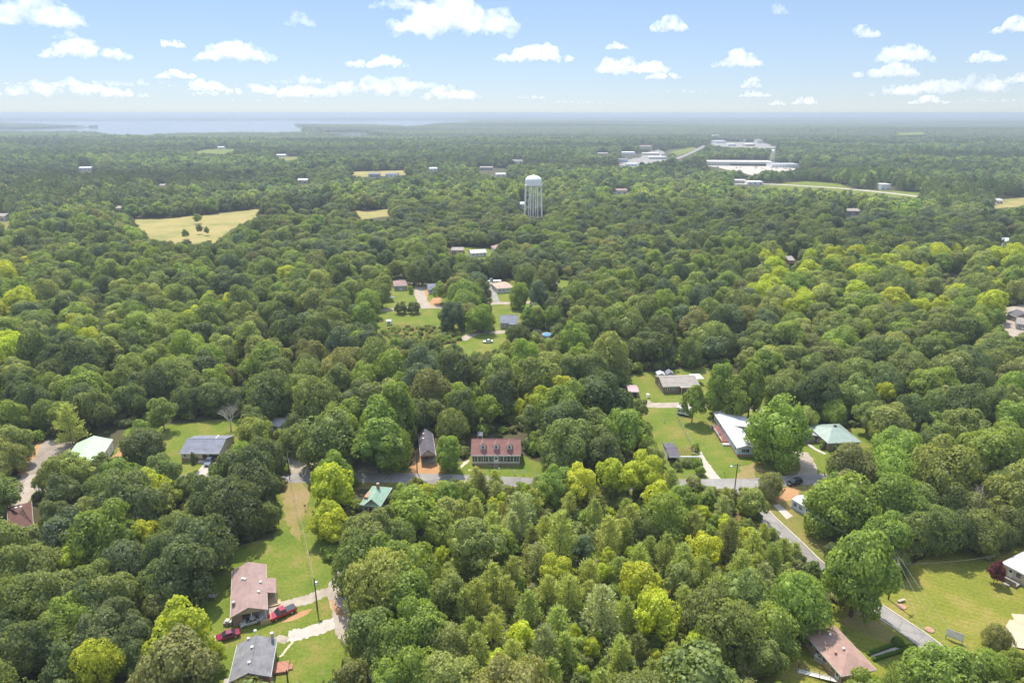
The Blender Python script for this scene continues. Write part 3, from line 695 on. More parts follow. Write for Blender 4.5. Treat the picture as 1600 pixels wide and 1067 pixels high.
# carport behind the hedge
h = House('carport', 'low carport with black roof and white fascia behind the hedge', 'carport', (1045, 713), (1063, 713), (1046, 699), 2.6, .2, depth=9)
h.wall('whiteside', y0=2.5); h.roof('r_dark', .5, 'x', trim='white', t=.3)
MB().box(h.W, -.1, 2.15, h.W + 6.0, .2, 2.6).build('fascia', 'white', h.root)
for k in range(6): MB().box(h.W + .4 + k * .9, .2, 2.3, h.W + .55 + k * .9, 6.5, 2.45).build('rafter', 'redwood', h.root)
for k in (0, 1): MB().box(h.W + 5.7, .2 + k * 6.0, 0, h.W + 5.85, .35 + k * 6.0, 2.3).build('post', 'white', h.root)
h.opening('f', .5, 2.6, 2.0); h.window('r', .4, 1.0)
# ranch house behind the yard
h = House('ranch_house', 'brown brick ranch house with pale tan roof beyond the gravel lane', 'house', (1035.5, 604), (1094, 602), (1035.5, 594.5), 2.9, depth=11)
h.wall('brownbrick'); h.gable_ends('brownbrick', 1.7, 'x'); h.roof('r_tan', 1.7, 'x', trim='white')
for u in (.12, .3, .7, .88): h.window('f', u, 1.1, 1.4, 1.2)
h.door('f', .5, mat='redwood'); h.window('l', .5, 1.1)
MB().box(h.W * .45, -1.6, 2.7, h.W * .8, .4, 2.84).build('porch_roof', 'r_tan', h.root)
for x in (.47, .62, .78): MB().box(h.W * x, -1.5, 0, h.W * x + .14, -1.36, 2.7).build('post', 'white', h.root)
MB().box(h.W - .2, 7, 2.6, h.W + 4, 12, 2.75).build('rear_awning', 'white', h.root)
# sheds behind it
h = House('shed', 'white garden shed behind the brown brick ranch house', 'shed', (1027.5, 586), (1040, 586), (1028, 581), 2.3, .12, depth=4.0)
h.wall('whiteside'); h.gable_ends('whiteside', .7, 'y'); h.roof('r_white', .7, 'y'); h.opening('f', .25, 1.0, 1.8); h.opening('f', .72, .9, 1.0, z=.8)
h = House('shed', 'pale grey gabled shed next to the white garden shed', 'shed', (1042.5, 585), (1053.5, 585), (1043, 580), 2.3, .12, depth=4.0)
h.wall('greyside'); h.gable_ends('greyside', .9, 'y'); h.roof('r_slate', .9, 'y'); h.door('f', .5, 1.6, 1.9, mat='white')
h = House('shed', 'low shed with faded pink roof at the left edge of the green lawn', 'shed', (982, 612), (999, 612), (982, 602), 2.4, .15, depth=6.5)
h.wall('brownbrick'); h.gable_ends('brownbrick', .6, 'x'); h.roof('r_pink', .6, 'x'); h.opening('f', .5, 2.4, 1.9)
# green metal barn on the left
h = House('metal_barn', 'white metal barn with mint green roof beside the gravel lot', 'barn', (105, 712), (160, 716), (178, 683), 3.6, .2, depth=16, wid=10.0)
h.root.location = (-130, 174.3, 0); h.root.rotation_euler = (0, 0, R_(15))
h.wall('whiteside'); h.gable_ends('whiteside', 1.9, 'y'); h.roof('r_pale_green', 1.9, 'y', trim='white')
h.window('r', .85, 1.3, 1.0, 1.0); h.opening('f', .5, 4, 2.8); h.door('r', .6)
HB = h
HOUSES[-1] = [(-130 + x * .966 - y * .259, 174.3 + x * .259 + y * .966) for x, y in ((-2, -2), (12, -2), (12, 18), (-2, 18))]
# slate roofed house on the left
h = House('ranch_house', 'cream and brick house with long slate grey roof and dark car on its drive', 'house', (279.5, 708), (343, 708), (284, 694), 2.9, depth=12)
h.wall('cream', base='redbrick', base_h=1.1); h.gable_ends('cream', 1.9, 'x'); h.roof('r_slate', 1.9, 'x', trim='white')
h.window('f', .1, 1.4, 1.0, 1.1); h.window('f', .35, 1.3, 1.4, 1.3); h.door('f', .62, 1.5, 2.1, mat='redwood'); h.opening('f', .87, 3.2, 2.2)
MB().box(h.W * .45, -1.3, 0, h.W * .74, .35, .4).build('porch_slab', 'concrete', h.root)
h.window('r', .5, 1.2)
MB().box(h.W * .72, h.L * .5 - .08, 2.9 + 1.9, h.W * .735, h.L * .5 + 2.4, 2.9 + 1.98).build('roof_joint', 'white', h.roofo)
# brown roof at the far left
h = House('brown_house', 'low house with chocolate brown shingle roof half hidden at the left edge', 'house', (12, 830), (52, 819), (28, 797), 2.8, depth=13)
h.wall('redbrick'); h.roof('r_chocolate', 1.9, 'x', hip=3.5, trim='offwhite')
h.door('f', .2, mat='white'); h.window('f', .55, 1.0, 1.6); h.window('l', .5, 1.0)
for x in (.06, .3): MB().box(h.W * x, .1, 0, h.W * x + .18, .3, 2.62).build('post', 'white', h.root)
h.vents([(h.W * .6, 8), (h.W * .4, 8.5)])
# brown roofed house bottom right
h = House('brick_bungalow', 'tan brick bungalow with long brown hipped roof and a wheelchair ramp', 'house', (1255, 987), (1315, 1056), (1304, 976), 2.9, .5)
W, L = h.W, h.L
h.wall('yellowbrick')
h.roof('r_brown', 1.5, 'x', hip=3.6, trim='offwhite')
for u in (.14, .34, .55, .78): h.window('f', u, 1.3, 1.3, 1.0)
h.door('f', .9, mat='white'); h.window('l', .5, 1.2); h.door('b', .8); h.window('b', .3, 1.2); h.window('b', .55, 1.2)
for x, y, m in ((W * .28, L * .47, 'white'), (W * .62, L * .47, 'white'), (W * .62, L * .25, 'rust'), (W * .12, L * .3, 'rust')):
    z = 2.9 + 1.5 * min(1, y / (L / 2)) * min(1, x / 3.6)
    MB().lathe([(.16, z - .1), (.16, z + .3), (.26, z + .3), (.22, z + .42), (.05, z + .46)], 10, x, y).build('roof_vent', m, h.roofo)
HBR = h
# cream house at the right edge
h = House('cream_house', 'cream walled house with white metal roof at the right edge', 'house', (1565, 878.5), (1612, 903), (1600, 862), 3.2, .35, depth=9)
h.wall('cream', base='concrete', base_h=.5); h.roof('r_white', 1.6, 'x', hip=4.0, trim='white')
h.door('f', .3, z=.6); h.window('f', .6, 1.4, 1.2, 1.2); h.window('l', .5, 1.4)
MB().box(1.6, -2.0, 0, 4.6, .3, .55).build('porch_deck', 'greywood', h.root)
MB().box(1.6, -2.05, .55, 4.6, -1.95, 1.4).build('railing', 'greywood', h.root)
MB().box(2.2, -2.9, 0, 3.6, -2.0, .28).build('porch_step', 'greywood', h.root)
# mobile home among the trees
h = House('mobile_home', 'pale blue white mobile home half under the trees by the concrete slab', 'mobile home', (1237, 779), (1286, 808), (1237, 779), 2.9, .1, depth=4.2)
h.wall('paleblue', base='greyside'); h.gable_ends('paleblue', .5, 'x'); h.roof('r_white', .5, 'x')
for u in (.12, .3, .7, .88): h.window('f', u, 1.2)
h.door('f', .5, z=.6)
# trailer in the yard
h = House('camper_trailer', 'white camper trailer parked under the small tree by the gravel lane', 'trailer', (1058, 636), (1077, 640), (1060, 632), 2.8, .05, depth=2.6)
h.wall('white', base='dark', base_h=.45); h.roof('white', .35, 'x', t=.1, trim='steel')
for u in (.2, .55, .85): h.window('f', u, 1.3, .9, .7, 'steel')
h.door('f', .38, .7, 1.8, z=.5)
for x in (.45, .6):
    MB().tube((h.W * x, -.02, .33), (h.W * x, .25, .33), .33, n=14).build('wheel', 'rubber', h.root)
# middle clearing houses
def plain(name, label, cat, A, B, eave, dep, rise, ridge, rm, wm, nw=3, hip=0.0, trim='white', over=.3):
    h = House(name, label, cat, A, B, A, eave, over, depth=dep)
    EXTRA.append([(A[0], A[1] - 4), (B[0], B[1] - 4), (B[0], B[1] + 2), (A[0], A[1] + 2)])
    h.wall(wm)
    if ridge != 'flat' and not hip: h.gable_ends(wm, rise, ridge)
    h.roof(rm, rise, ridge, hip=hip, trim=trim)
    for k in range(nw):
        u = (k + .5) / nw
        if nw >= 3 and k == nw // 2: h.door('f', u, 1.1)
        else: h.window('f', u, 1.1, 1.4, 1.2)
    return h
plain('hip_roof_house', 'small house with pinkish brown hipped roof beside the forked gravel lane', 'house', (616, 447), (636, 446), 3, 13, 2.2, 'x', 'r_mauve', 'greyside', hip=4)
plain('slate_roof_house', 'slate grey roofed house half hidden behind the large round trees', 'house', (669, 452), (688, 451), 3, 10, 2.0, 'x', 'r_slate', 'paleblue')
plain('peach_roof_house', 'peach roofed ranch house at the top of the asphalt drive', 'house', (777, 451), (803, 449), 3, 13, 2.2, 'x', 'r_peach', 'offwhite', 4, hip=3.5)
h = plain('grey_house', 'grey house with slate roof and white pillared porch in the middle clearing', 'house', (781, 504), (810, 504), 3.2, 11, 2.2, 'x', 'r_slate', 'greyside', 4)
MB().box(h.W * .5, -2.2, 2.75, h.W, .2, 2.95).build('porch_roof', 'r_slate', h.root)
for k in range(4): MB().box(h.W * .52 + k * h.W * .15, -2.1, 0, h.W * .52 + k * h.W * .15 + .2, -1.9, 2.75).build('post', 'white', h.root)
plain('white_roof_house', 'white roofed house among the trees right of the peach roofed house', 'house', (850, 446), (873, 445), 3, 12, 1.6, 'x', 'r_white', 'whiteside')
plain('brick_house', 'small red brick house with pale grey roof far behind the middle clearing', 'house', (705, 391), (724, 391), 3, 10, 1.4, 'x', 'r_tan', 'redbrick')
plain('white_house', 'white walled house beside the small red brick house in the trees', 'house', (736, 396), (761, 394.5), 3, 10, 1.6, 'x', 'r_white', 'whiteside', 4)
plain('brown_roof_house', 'brown hipped roof just showing over the trees right of the white walled house', 'house', (773, 389), (792, 388), 4, 12, 2.6, 'x', 'r_mauve', 'offwhite', hip=5)
plain('grey_roof_house', 'grey roof showing above the trees left of the red brick house', 'house', (598, 405), (612, 405), 4, 9, 2.0, 'x', 'r_slate', 'greyside')
plain('shed', 'tiny white garden shed on the left of the middle clearing', 'shed', (603, 502), (611, 502), 2.2, 2.8, .6, 'x', 'r_white', 'whiteside', 1)
plain('storage_trailer', 'white box trailer standing behind the peach roofed house', 'trailer', (770.5, 439), (783, 439), 2.6, 3, .2, 'x', 'white', 'white', 1)
plain('dark_house', 'dark roofed house at the right edge by the pale drive', 'house', (1573, 489), (1588, 495), 3, 9, 2, 'x', 'r_dark', 'brownbrick', 2)
plain('pale_house', 'pale grey house at the right edge below the dark roofed one', 'house', (1588, 505), (1612, 508), 3, 9, 2, 'x', 'r_tan', 'greyside', 3)
plain('white_shed', 'white roofed shed glimpsed between trees above the sprawling roadside tree', 'shed', (419, 664), (438, 666), 2.6, 7, .8, 'x', 'r_white', 'whiteside', 1)
# ------------------------------------------------------------------ far buildings
def far(name, label, cat, x0, x1, py, hgt_m, dep, roof, wall, style='flat', rise=2.0):
    p = at((x0 + x1) / 2, py); W = at(x1, py).x - at(x0, py).x
    r = thing(name, label, cat, (p.x, p.y, 0), rng.uniform(-.12, .12))
    MB().box(-W / 2, 0, 0, W / 2, dep, hgt_m).build('wall', wall, r)
    if style == 'flat':
        MB().box(-W / 2 - .2, -.2, hgt_m, W / 2 + .2, dep + .2, hgt_m + .6).build('roof', roof, r)
    else:
        MB().prism([(-W / 2 - .4, -.5, hgt_m), (-W / 2 - .4, dep / 2, hgt_m + rise), (-W / 2 - .4, dep + .5, hgt_m)], (W + .8, 0, 0)).build('roof', roof, r)
    tp = hgt_m * F / p.y * .95 + 1.5; EXTRA.append([(x0, py - tp), (x1, py - tp), (x1, py - tp * .45), (x0, py - tp * .45)])
    n = max(2, int(W / 6)); wb = MB()
    for k in range(min(n, 30)):
        x = -W / 2 + (k + .5) * W / min(n, 30); wb.box(x - .9, -.06, 1.0, x + .9, -.01, min(hgt_m - .5, 2.6))
    wb.build('window', 'glass', r)
    q = [(p.x - W / 2 - 3, p.y - 3), (p.x + W / 2 + 3, p.y - 3), (p.x + W / 2 + 3, p.y + dep + 3), (p.x - W / 2 - 3, p.y + dep + 3)]
    HOUSES.append(q); return r
sm = far('strip_mall', 'long low pinkish strip mall in front of the distant small water tower', 'strip mall', 1107, 1206, 259, 7, 45, 'flatroof', 'offwhite')
MB().box(-20, -1.2, 0, 130, -.1, 3.2).build('storefront', 'dark', sm)
MB().box(-120, -2.0, 5.2, -98, -.2, 9.6).build('parapet', 'offwhite', sm)
FB = [('store', 'long white roofed store right of the distant strip mall', 1206, 1248, 262, 6, 30, 'r_white', 'white', 'flat'),
 ('warehouse', 'white warehouse left in the distant commercial cluster', 973, 992, 243, 7, 30, 'white', 'white', 'flat'),
 ('warehouse', 'mauve gabled hall at the back of the commercial cluster', 1001, 1018, 232, 6, 30, 'r_mauve', 'offwhite', 'gable'),
 ('store', 'pale store at the middle of the commercial cluster', 1004, 1030, 243, 5, 25, 'flatroof', 'offwhite', 'flat'),
 ('store', 'low white store with dark front in the commercial cluster', 1014, 1042, 249, 5, 22, 'white', 'offwhite', 'flat'),
 ('hall', 'blue grey hall at the near left of the commercial cluster', 967, 981, 254, 6, 20, 'r_slate', 'paleblue', 'gable'),
 ('store', 'small white store nearest in the commercial cluster', 979, 996, 260, 4.5, 16, 'white', 'white', 'flat'),
 ('store', 'cream building left of the commercial cluster on its own', 934, 950, 243, 4.5, 20, 'flatroof', 'cream', 'flat'),
 ('factory', 'tall white block on the far ridge behind the trees', 1115, 1124, 217, 14, 30, 'white', 'white', 'flat'),
 ('warehouse', 'white warehouse leftmost of the row on the far ridge', 1117, 1134, 224, 8, 40, 'white', 'white', 'flat'),
 ('warehouse', 'wide pale warehouse second from left on the far ridge', 1138, 1150, 229, 7, 30, 'flatroof', 'white', 'flat'),
 ('warehouse', 'white warehouse in the middle of the far ridge', 1152, 1166, 222, 8, 40, 'white', 'offwhite', 'flat'),
 ('warehouse', 'low cream warehouse right of middle on the far ridge', 1165, 1180, 229, 7, 30, 'white', 'cream', 'flat'),
 ('warehouse', 'tall pale block at the right end of the far ridge', 1183, 1192, 224, 11, 30, 'flatroof', 'offwhite', 'flat'),
 ('office', 'white flat building standing alone beside the highway', 1376, 1391, 297, 7, 16, 'flatroof', 'white', 'flat'),
 ('motel', 'low white building with dark openings left of the highway', 1148, 1165, 287, 4.5, 14, 'white', 'offwhite', 'flat'),
 ('motel', 'second low white building right behind a lone dark tree by the highway', 1168, 1192, 289, 4, 14, 'white', 'white', 'flat'),
 ('house', 'grey roofed house alone in the trees left of the highway', 1322, 1343, 336, 4, 12, 'r_tan', 'greyside', 'gable'),
 ('house', 'pale house with brown roof in the trees right of the water tower', 963, 980, 304, 5, 12, 'r_mauve', 'offwhite', 'gable'),
 ('barn', 'white roofed barn in the far trees at the upper left', 124, 142, 267, 5, 14, 'r_white', 'white', 'gable'),
 ('barn', 'white barn behind the distant green field at the upper left', 340, 350, 233.5, 6, 14, 'r_white', 'white', 'gable'),
 ('house', 'pale house at the left edge in front of the near hill', -12, 9, 346, 5, 12, 'r_tan', 'offwhite', 'gable'),
 ('house', 'white house with blue roof in the tan distant field', 602, 621, 277, 4.5, 12, 'r_slate', 'white', 'gable'),
 ('house', 'grey house left of the white one in the tan distant field', 576, 593, 277, 4.5, 12, 'r_slate', 'greyside', 'gable'),
 ('house', 'small white house right of the tan distant field', 671, 683, 268, 5, 12, 'r_white', 'white', 'gable'),
 ('house', 'white house by the small distant meadow', 432, 446, 245.5, 4.5, 12, 'r_white', 'white', 'gable'),
 ('house', 'long grey house far behind and left of the water tower', 750, 770, 266, 4.5, 12, 'r_tan', 'greyside', 'gable'),
 ('house', 'white house upper left of the water tower', 775, 790, 277, 4.5, 12, 'r_white', 'white', 'gable'),
 ('house', 'pale house in the far meadow above the water tower', 800, 816, 255, 4.5, 12, 'r_tan', 'white', 'gable'),
 ('house', 'small white house at the foot of the water tower', 813, 820, 326, 5, 8, 'r_white', 'white', 'gable'),
 ('house', 'white roofed house far right beside the dry bank', 1557, 1566, 319, 4, 10, 'r_white', 'white', 'gable'),
 ('house', 'white house below the others near the right edge', 1546, 1554, 338, 4, 10, 'r_white', 'cream', 'gable'),
 ('house', 'pale house glimpsed among the lime trees right of centre', 1231, 1240, 418, 5, 10, 'r_tan', 'brownbrick', 'gable'),
 ('house', 'pale roof among trees near the right edge above the lime trees', 1566, 1578, 389, 6, 10, 'r_white', 'white', 'gable'),
 ('house', 'white house left of the dry field at the far left', 182, 191, 333, 5, 10, 'r_tan', 'cream', 'gable'),
 ('house', 'pale house behind the dry field on its left', 250, 258, 296, 5, 10, 'r_tan', 'cream', 'gable'),
 ('house', 'white house glimpsed behind the left end of the tan field', 465, 480, 287, 5, 10, 'r_white', 'cream', 'gable')]
for nm, lb, x0, x1, py, hh, dd, rf, wl, st in FB: far(nm, lb, 'house' if nm == 'house' else 'building', x0, x1, py, hh, dd, rf, wl, st)

# ------------------------------------------------------------------ water towers
def tower(label, px, py_base, py_top, w_px, nleg, group=None, slim=False):
    b = at(px, py_base); sc = b.y * CP / F * (1 + (HC * SP) / (b.y * CP))       # metres per pixel there
    H = (py_base - py_top) * sc / math.cos(math.atan((CY - py_base) / F) - PIT) ; R = w_px * sc / 2
    t = thing('water_tower', label, 'water tower', (b.x, b.y, 0), .2)
    zt = H; hb = R * 1.25                                  # tank height
    prof = [(R * .02, zt)] if False else []
    zc = zt - R * .55                                      # shoulder
    zb = zt - R * 1.12                                     # balcony
    dome = [(R * math.cos(a), zc + R * .55 * math.sin(a)) for a in [math.pi / 2 * k / 10 for k in range(11)]]
    dome[-1] = (R * .02, zt)
    bowl = [(R * math.cos(a), zb - R * .28 * math.sin(a)) for a in [math.pi / 2 * k / 8 for k in range(8)]][::-1]
    MB().lathe([(R * .05, zb - R * .28)] + bowl + dome, 40).build('tank', 'tower', t, smooth=True)
    MB().lathe([(R, zb - .1), (R * 1.07, zb - .1), (R * 1.07, zb + .1), (R, zb + .1)], 32).build('balcony', 'tower', t)
    rail = MB()
    for k in range(32):
        a0, a1 = 2 * math.pi * k / 32, 2 * math.pi * (k + 1) / 32
        p = (R * 1.06 * math.cos(a0), R * 1.06 * math.sin(a0)); q = (R * 1.06 * math.cos(a1), R * 1.06 * math.sin(a1))
        rail.tube((*p, zb + .1), (*p, zb + 1.2), .05, n=4); rail.tube((*p, zb + 1.2), (*q, zb + 1.2), .06, n=4)
    rail.build('railing', 'tower', t)
    rl = .46 if not slim else .3
    tops = []; feet = []
    for k in range(nleg):
        a = 2 * math.pi * (k + .35) / nleg
        tp = Vector((R * .99 * math.cos(a), R * .99 * math.sin(a), zb + .2)); sp = 1.75 if slim else 1.16; ft = Vector((R * sp * math.cos(a), R * sp * math.sin(a), 0))
        tops.append(tp); feet.append(ft)
        MB().tube(ft, tp, rl, rl, 10).build('leg', 'tower', t)
    br = MB()
    for k in range(nleg):
        for f0, f1 in ((.02, .34), (.34, .67), (.67, .98)):
            a0 = feet[k].lerp(tops[k], f0); a1 = feet[k].lerp(tops[k], f1); b0 = feet[(k + 1) % nleg].lerp(tops[(k + 1) % nleg], f0); b1 = feet[(k + 1) % nleg].lerp(tops[(k + 1) % nleg], f1)
            br.tube(a0, b1, .03, n=4).tube(b0, a1, .03, n=4).tube(a1, b1, .09, n=6)
    br.build('bracing', 'tower', t)
    MB().tube((0, 0, 0), (0, 0, zb - R * .2), 0.5 if not slim else .3, n=14).build('riser', 'tower', t)
    MB().lathe([(R * .1, zt - .1), (R * .1, zt + .5), (.1, zt + .9)], 12).build('roof_vent', 'tower', t)
    return b, R
tw = tower('large white water tower with domed tank on tall slim legs above the wood', 833, 339, 276.5, 25.5, 8)
tw2 = tower('small distant white water tower standing behind the strip mall', 1206, 258, 234.5, 5.0, 4, slim=True)
HOUSES.append([(tw[0].x + a, tw[0].y + b) for a, b in ((-13, -13), (13, -13), (13, 13), (-13, 13))])
# ------------------------------------------------------------------ vehicles
def vehicle(name, label, cat, fpx, rpx, kind, paint, group=None, wid=1.8):
    """fpx, rpx: pixels of front and rear at ground level; local x runs rear to front"""
    a = at(*rpx); b = at(*fpx); d = (b - a); L = d.length; c = (a + b) / 2
    xs_ = sorted((fpx[0], rpx[0])); ys_ = sorted((fpx[1], rpx[1])); EXTRA.append([(xs_[0], ys_[0] - 3), (xs_[1], ys_[0] - 3), (xs_[1], ys_[1]), (xs_[0], ys_[1])])
    L = {'pickup': 5.7, 'sedan': 4.7, 'suv': 4.7, 'van': 5.2}[kind]
    t = thing(name, label, cat, (c.x, c.y, .03), math.atan2(d.y, d.x), group)
    x = L / 2; wd = wid / 2
    if kind == 'pickup':
        body = [(-x, .5), (-x, 1.02), (x * .18, 1.05), (x * .52, 1.08), (x * .93, .98), (x, .8), (x, .42), (-x * .95, .42)]
        cab = [(-x * .22, 1.05), (-x * .17, 1.78), (x * .2, 1.8), (x * .5, 1.09)]
    elif kind == 'sedan':
        body = [(-x, .45), (-x * .97, .88), (-x * .6, .95), (x * .4, .93), (x * .9, .78), (x, .6), (x * .98, .3), (-x * .97, .3)]
        cab = [(-x * .62, .94), (-x * .32, 1.4), (x * .12, 1.42), (x * .45, .93)]
    else:
        body = [(-x, .5), (-x * .98, 1.0), (x * .35, 1.02), (x * .9, .92), (x, .72), (x * .99, .35), (-x * .97, .35)]
        cab = [(-x * .95, 1.0), (-x * .88, 1.68), (x * .1, 1.72), (x * .45, 1.02)]
    MB().prism([(p, -wd, z) for p, z in body], (0, 2 * wd, 0)).build('body', paint, t, bevel=.09)
    g = wd * .86
    zt = max(z for _, z in cab)
    cb = MB(); lo = [(p, z) for p, z in cab]
    n = len(lo)
    cb.add([(p, -(wd * .93 if z < zt - .3 else wd * .74), z) for p, z in lo] + [(p, (wd * .93 if z < zt - .3 else wd * .74), z) for p, z in lo],
           [tuple(range(n))[::-1], tuple(range(n, 2 * n))] + [(i, (i + 1) % n, n + (i + 1) % n, n + i) for i in range(n)])
    cb.build('cabin_glass', 'glass', t)
    x0, x1 = cab[1][0] - .02, cab[2][0] + .02
    MB().box(x0, -wd * .76, zt - .03, x1, wd * .76, zt + .05).build('cabin_roof', paint, t, bevel=.03)
    for q in (-1, 1):
        for px_ in (cab[0][0], (x0 + x1) / 2):
            pass
        pl = MB().tube(((x0 + x1) / 2, q * wd * .94, 1.0), ((x0 + x1) / 2, q * wd * .77, zt), .05, n=5).tube((cab[3][0], q * wd * .93, cab[3][1]), (x1, q * wd * .77, zt), .04, n=5).tube((cab[0][0], q * wd * .93, cab[0][1]), (x0, q * wd * .77, zt), .05, n=5)
        pl.build('pillar', paint, t)
        MB().box(x - .12, q * wd * .55 - .2, .62, x + .02, q * wd * .55 + .2, .8).build('headlight', 'chrome', t)
        MB().box(-x - .02, q * wd * .75 - .15, .62, -x + .1, q * wd * .75 + .15, .85).build('tail_light', 'carred', t)
        for wx in (-x * .58, x * .62):
            wh = MB().tube((wx, q * (wd - .2), .36), (wx, q * (wd + .03), .36), .36, n=18).build('wheel', 'rubber', t)
            MB().tube((wx, q * (wd + .028), .36), (wx, q * (wd + .045), .36), .22, n=12).build('rim', 'chrome', wh)
    if kind == 'pickup':
        MB().box(-x * .95, -wd * .86, 1.0, -x * .24, wd * .86, 1.09).build('bed_cover', 'carblack', t)
    MB().box(x - .06, -wd * .4, .45, x + .03, wd * .4, .6).build('grille', 'black', t)
    return t
vehicle('pickup_truck', 'red pickup truck with black bed cover on the gravel drive', 'pickup', (424, 969), (459, 953), 'pickup', 'carred', wid=2.0)
vehicle('parked_car', 'silver sedan parked sideways in front of the open carport', 'car', (379, 978), (408, 969), 'sedan', 'carsilver')
vehicle('parked_car', 'maroon sedan on the grass under the lime green tree', 'car', (343, 1000), (370, 992), 'sedan', 'carmaroon')
vehicle('parked_car', 'dark blue grey car nosing down the concrete drive of the slate roofed house', 'car', (324.5, 728), (330.5, 720), 'suv', 'carblue')
vehicle('parked_car', 'white sedan parked on the grass below the dirt drive in the clearing', 'car', (756, 535.5), (769, 535), 'sedan', 'carwhite')
vehicle('parked_car', 'silver car under the round tree at the dirt drive', 'car', (753, 518.5), (763, 518), 'sedan', 'carsilver')
vehicle('parked_car', 'dark car deepest under the round tree beside the silver one', 'car', (743, 514), (750, 513), 'suv', 'carblack')
vehicle('parked_car', 'black car half hidden at the junction beside the clay bank', 'car', (1236, 757.5), (1245, 755.5), 'suv', 'carblack')
vehicle('parked_van', 'white van beside the box trailer at the top of the asphalt drive', 'van', (764, 441), (769, 439), 'van', 'carwhite')
vehicle('parked_car', 'white car on the asphalt drive just below the white van', 'car', (763, 448), (768, 446), 'suv', 'carwhite')
vehicle('parked_car', 'white car by the forked gravel lane near the pinkish brown roof', 'car', (644, 445), (648, 443), 'suv', 'carwhite')
vehicle('parked_car', 'grey car beside the trees right of the blue pool', 'car', (901, 507), (906, 505), 'suv', 'carsilver')
fc = MB().prism([(-2.2, -.85, .3), (-2.2, -.85, .95), (-1.3, -.85, 1.0), (-.8, -.85, 1.45), (.5, -.85, 1.45), (1.1, -.85, .98), (2.2, -.85, .85), (2.2, -.85, .3)], (0, 1.7, 0))
fcm = [fc.mesh('parked_car', m) for m in ('carwhite', 'carsilver', 'carblack', 'carred')]
for k in range(22):
    p = at(rng.uniform(1120, 1235), rng.uniform(261.5, 264.5))
    o = bpy.data.objects.new('parked_car', fcm[k % 4]); COL.objects.link(o); o.location = (p.x, p.y, .26); o.rotation_euler = (0, 0, rng.choice((0, math.pi / 2)))
    tag(o, 'tiny car in the distant strip mall parking lot', 'car', 'cars in the strip mall parking lot')
# ------------------------------------------------------------------ poles and wires
def pole(label, px, py, H, lean=0, arms=0, lamp=None, box=False):
    p = at(px, py); t = thing('utility_pole', label, 'utility pole', (p.x, p.y, 0), lean)
    MB().tube((0, 0, -.3), (0, 0, H), .16, .11, 10).build('shaft', 'pole', t)
    if arms: MB().box(-1.1, -.06, H - .55, 1.1, .06, H - .42).build('crossarm', 'pole', t)
    for k in range(arms): MB().lathe([(.05, H - .42), (.07, H - .3), (.03, H - .22)], 8, -1.0 + k * (2.0 / max(1, arms - 1)), 0).build('insulator', 'white', t)
    if box: MB().lathe([(.2, H - 2.0), (.27, H - 1.95), (.27, H - 1.15), (.1, H - 1.05)], 12, 0, -.4).build('transformer', 'steel', t)
    if lamp:
        l = MB().tube((0, 0, H - .9), (lamp * 1.6, -.2, H - .5), .05, n=6).build('lamp_arm', 'steel', t)
        MB().lathe([(.08, H - .45), (.32, H - .65), (.3, H - .85), (.1, H - .95)], 12, lamp * 1.7, -.2).build('lamp_head', 'white', l)
    return p + Vector((0, 0, H - .4))
P1 = pole('leaning yard pole with a white meter box between the two driveways', 496, 952, 8.0, .1)
MB_ = None
bx = MB().box(.16, -.25, 6.3, .6, .2, 7.1).build('meter_box', 'white', [o for o in COL.objects if o.name.startswith('utility_pole')][-1])
P2 = pole('street lamp pole at the junction of the two roads', 1147, 772, 9.5, 0, 2, -1)
P3 = pole('pole with transformer beside the narrow kerbed road', 1388, 936, 10.5, .6, 3, None, True)
P4 = pole('roadside pole in front of the narrow dark roofed house', 652, 738, 7.5, 0, 0)
P5 = pole('short dark pole standing in the lawn at the bottom edge', 450, 1066, 3.0)
def cable(label, a, b, sag, r=.018, cat='cable'):
    mb = MB(); n = 14; pts = [a.lerp(b, k / n) - Vector((0, 0, sag * 4 * (k / n) * (1 - k / n))) for k in range(n + 1)]
    for p, q in zip(pts, pts[1:]): mb.tube(p, q, r, n=5)
    o = mb.build('overhead_cable', 'wire', bevel=0); tag(o, label, cat); return o
top = at(452, 742, 0) + Vector((0, 0, 7.5))
P0 = pole('pole at the roadside above the dry grass strip', 452, 741, 7.9)
cable('twin service cable running down the dry grass strip to the leaning yard pole', P1, P0, 1.0, .03)
cable('service cable from the leaning yard pole to the mauve roofed house', P1, HM.P(HM.W, 1.0, 3.0), .5)
cable('roadside cable from the strip pole to the pole by the narrow house', P0, P4, .7)
cable('roadside cable from the narrow house pole past the dormered house', P4, at(900, 745, 7.5), 1.0)
e0 = at(1500, 1075, 9.0)
cable('leftmost of the power cables crossing the mown lawn from the transformer pole', P3 + Vector((-.8, 0, .3)), e0 + Vector((-1, 0, 0)), 1.0, .022)
cable('middle of the power cables crossing the mown lawn from the transformer pole', P3 + Vector((0, 0, .3)), e0 + Vector((3, 2, 0)), 1.0, .022)
cable('rightmost of the power cables crossing the mown lawn from the transformer pole', P3 + Vector((.8, 0, .3)), e0 + Vector((7, 4, 0)), 1.0, .022)
cable('cable from the transformer pole to the gas tank corner of the lawn', P3 + Vector((0, 0, -1)), at(1556, 868, 6), .6, .02)
cable('cable along the narrow road from the transformer pole to the lamp pole', P3, P2, 1.2)
cable('cable running right from the lamp pole along the main road', P2, at(1290, 742, 8.5), .8)
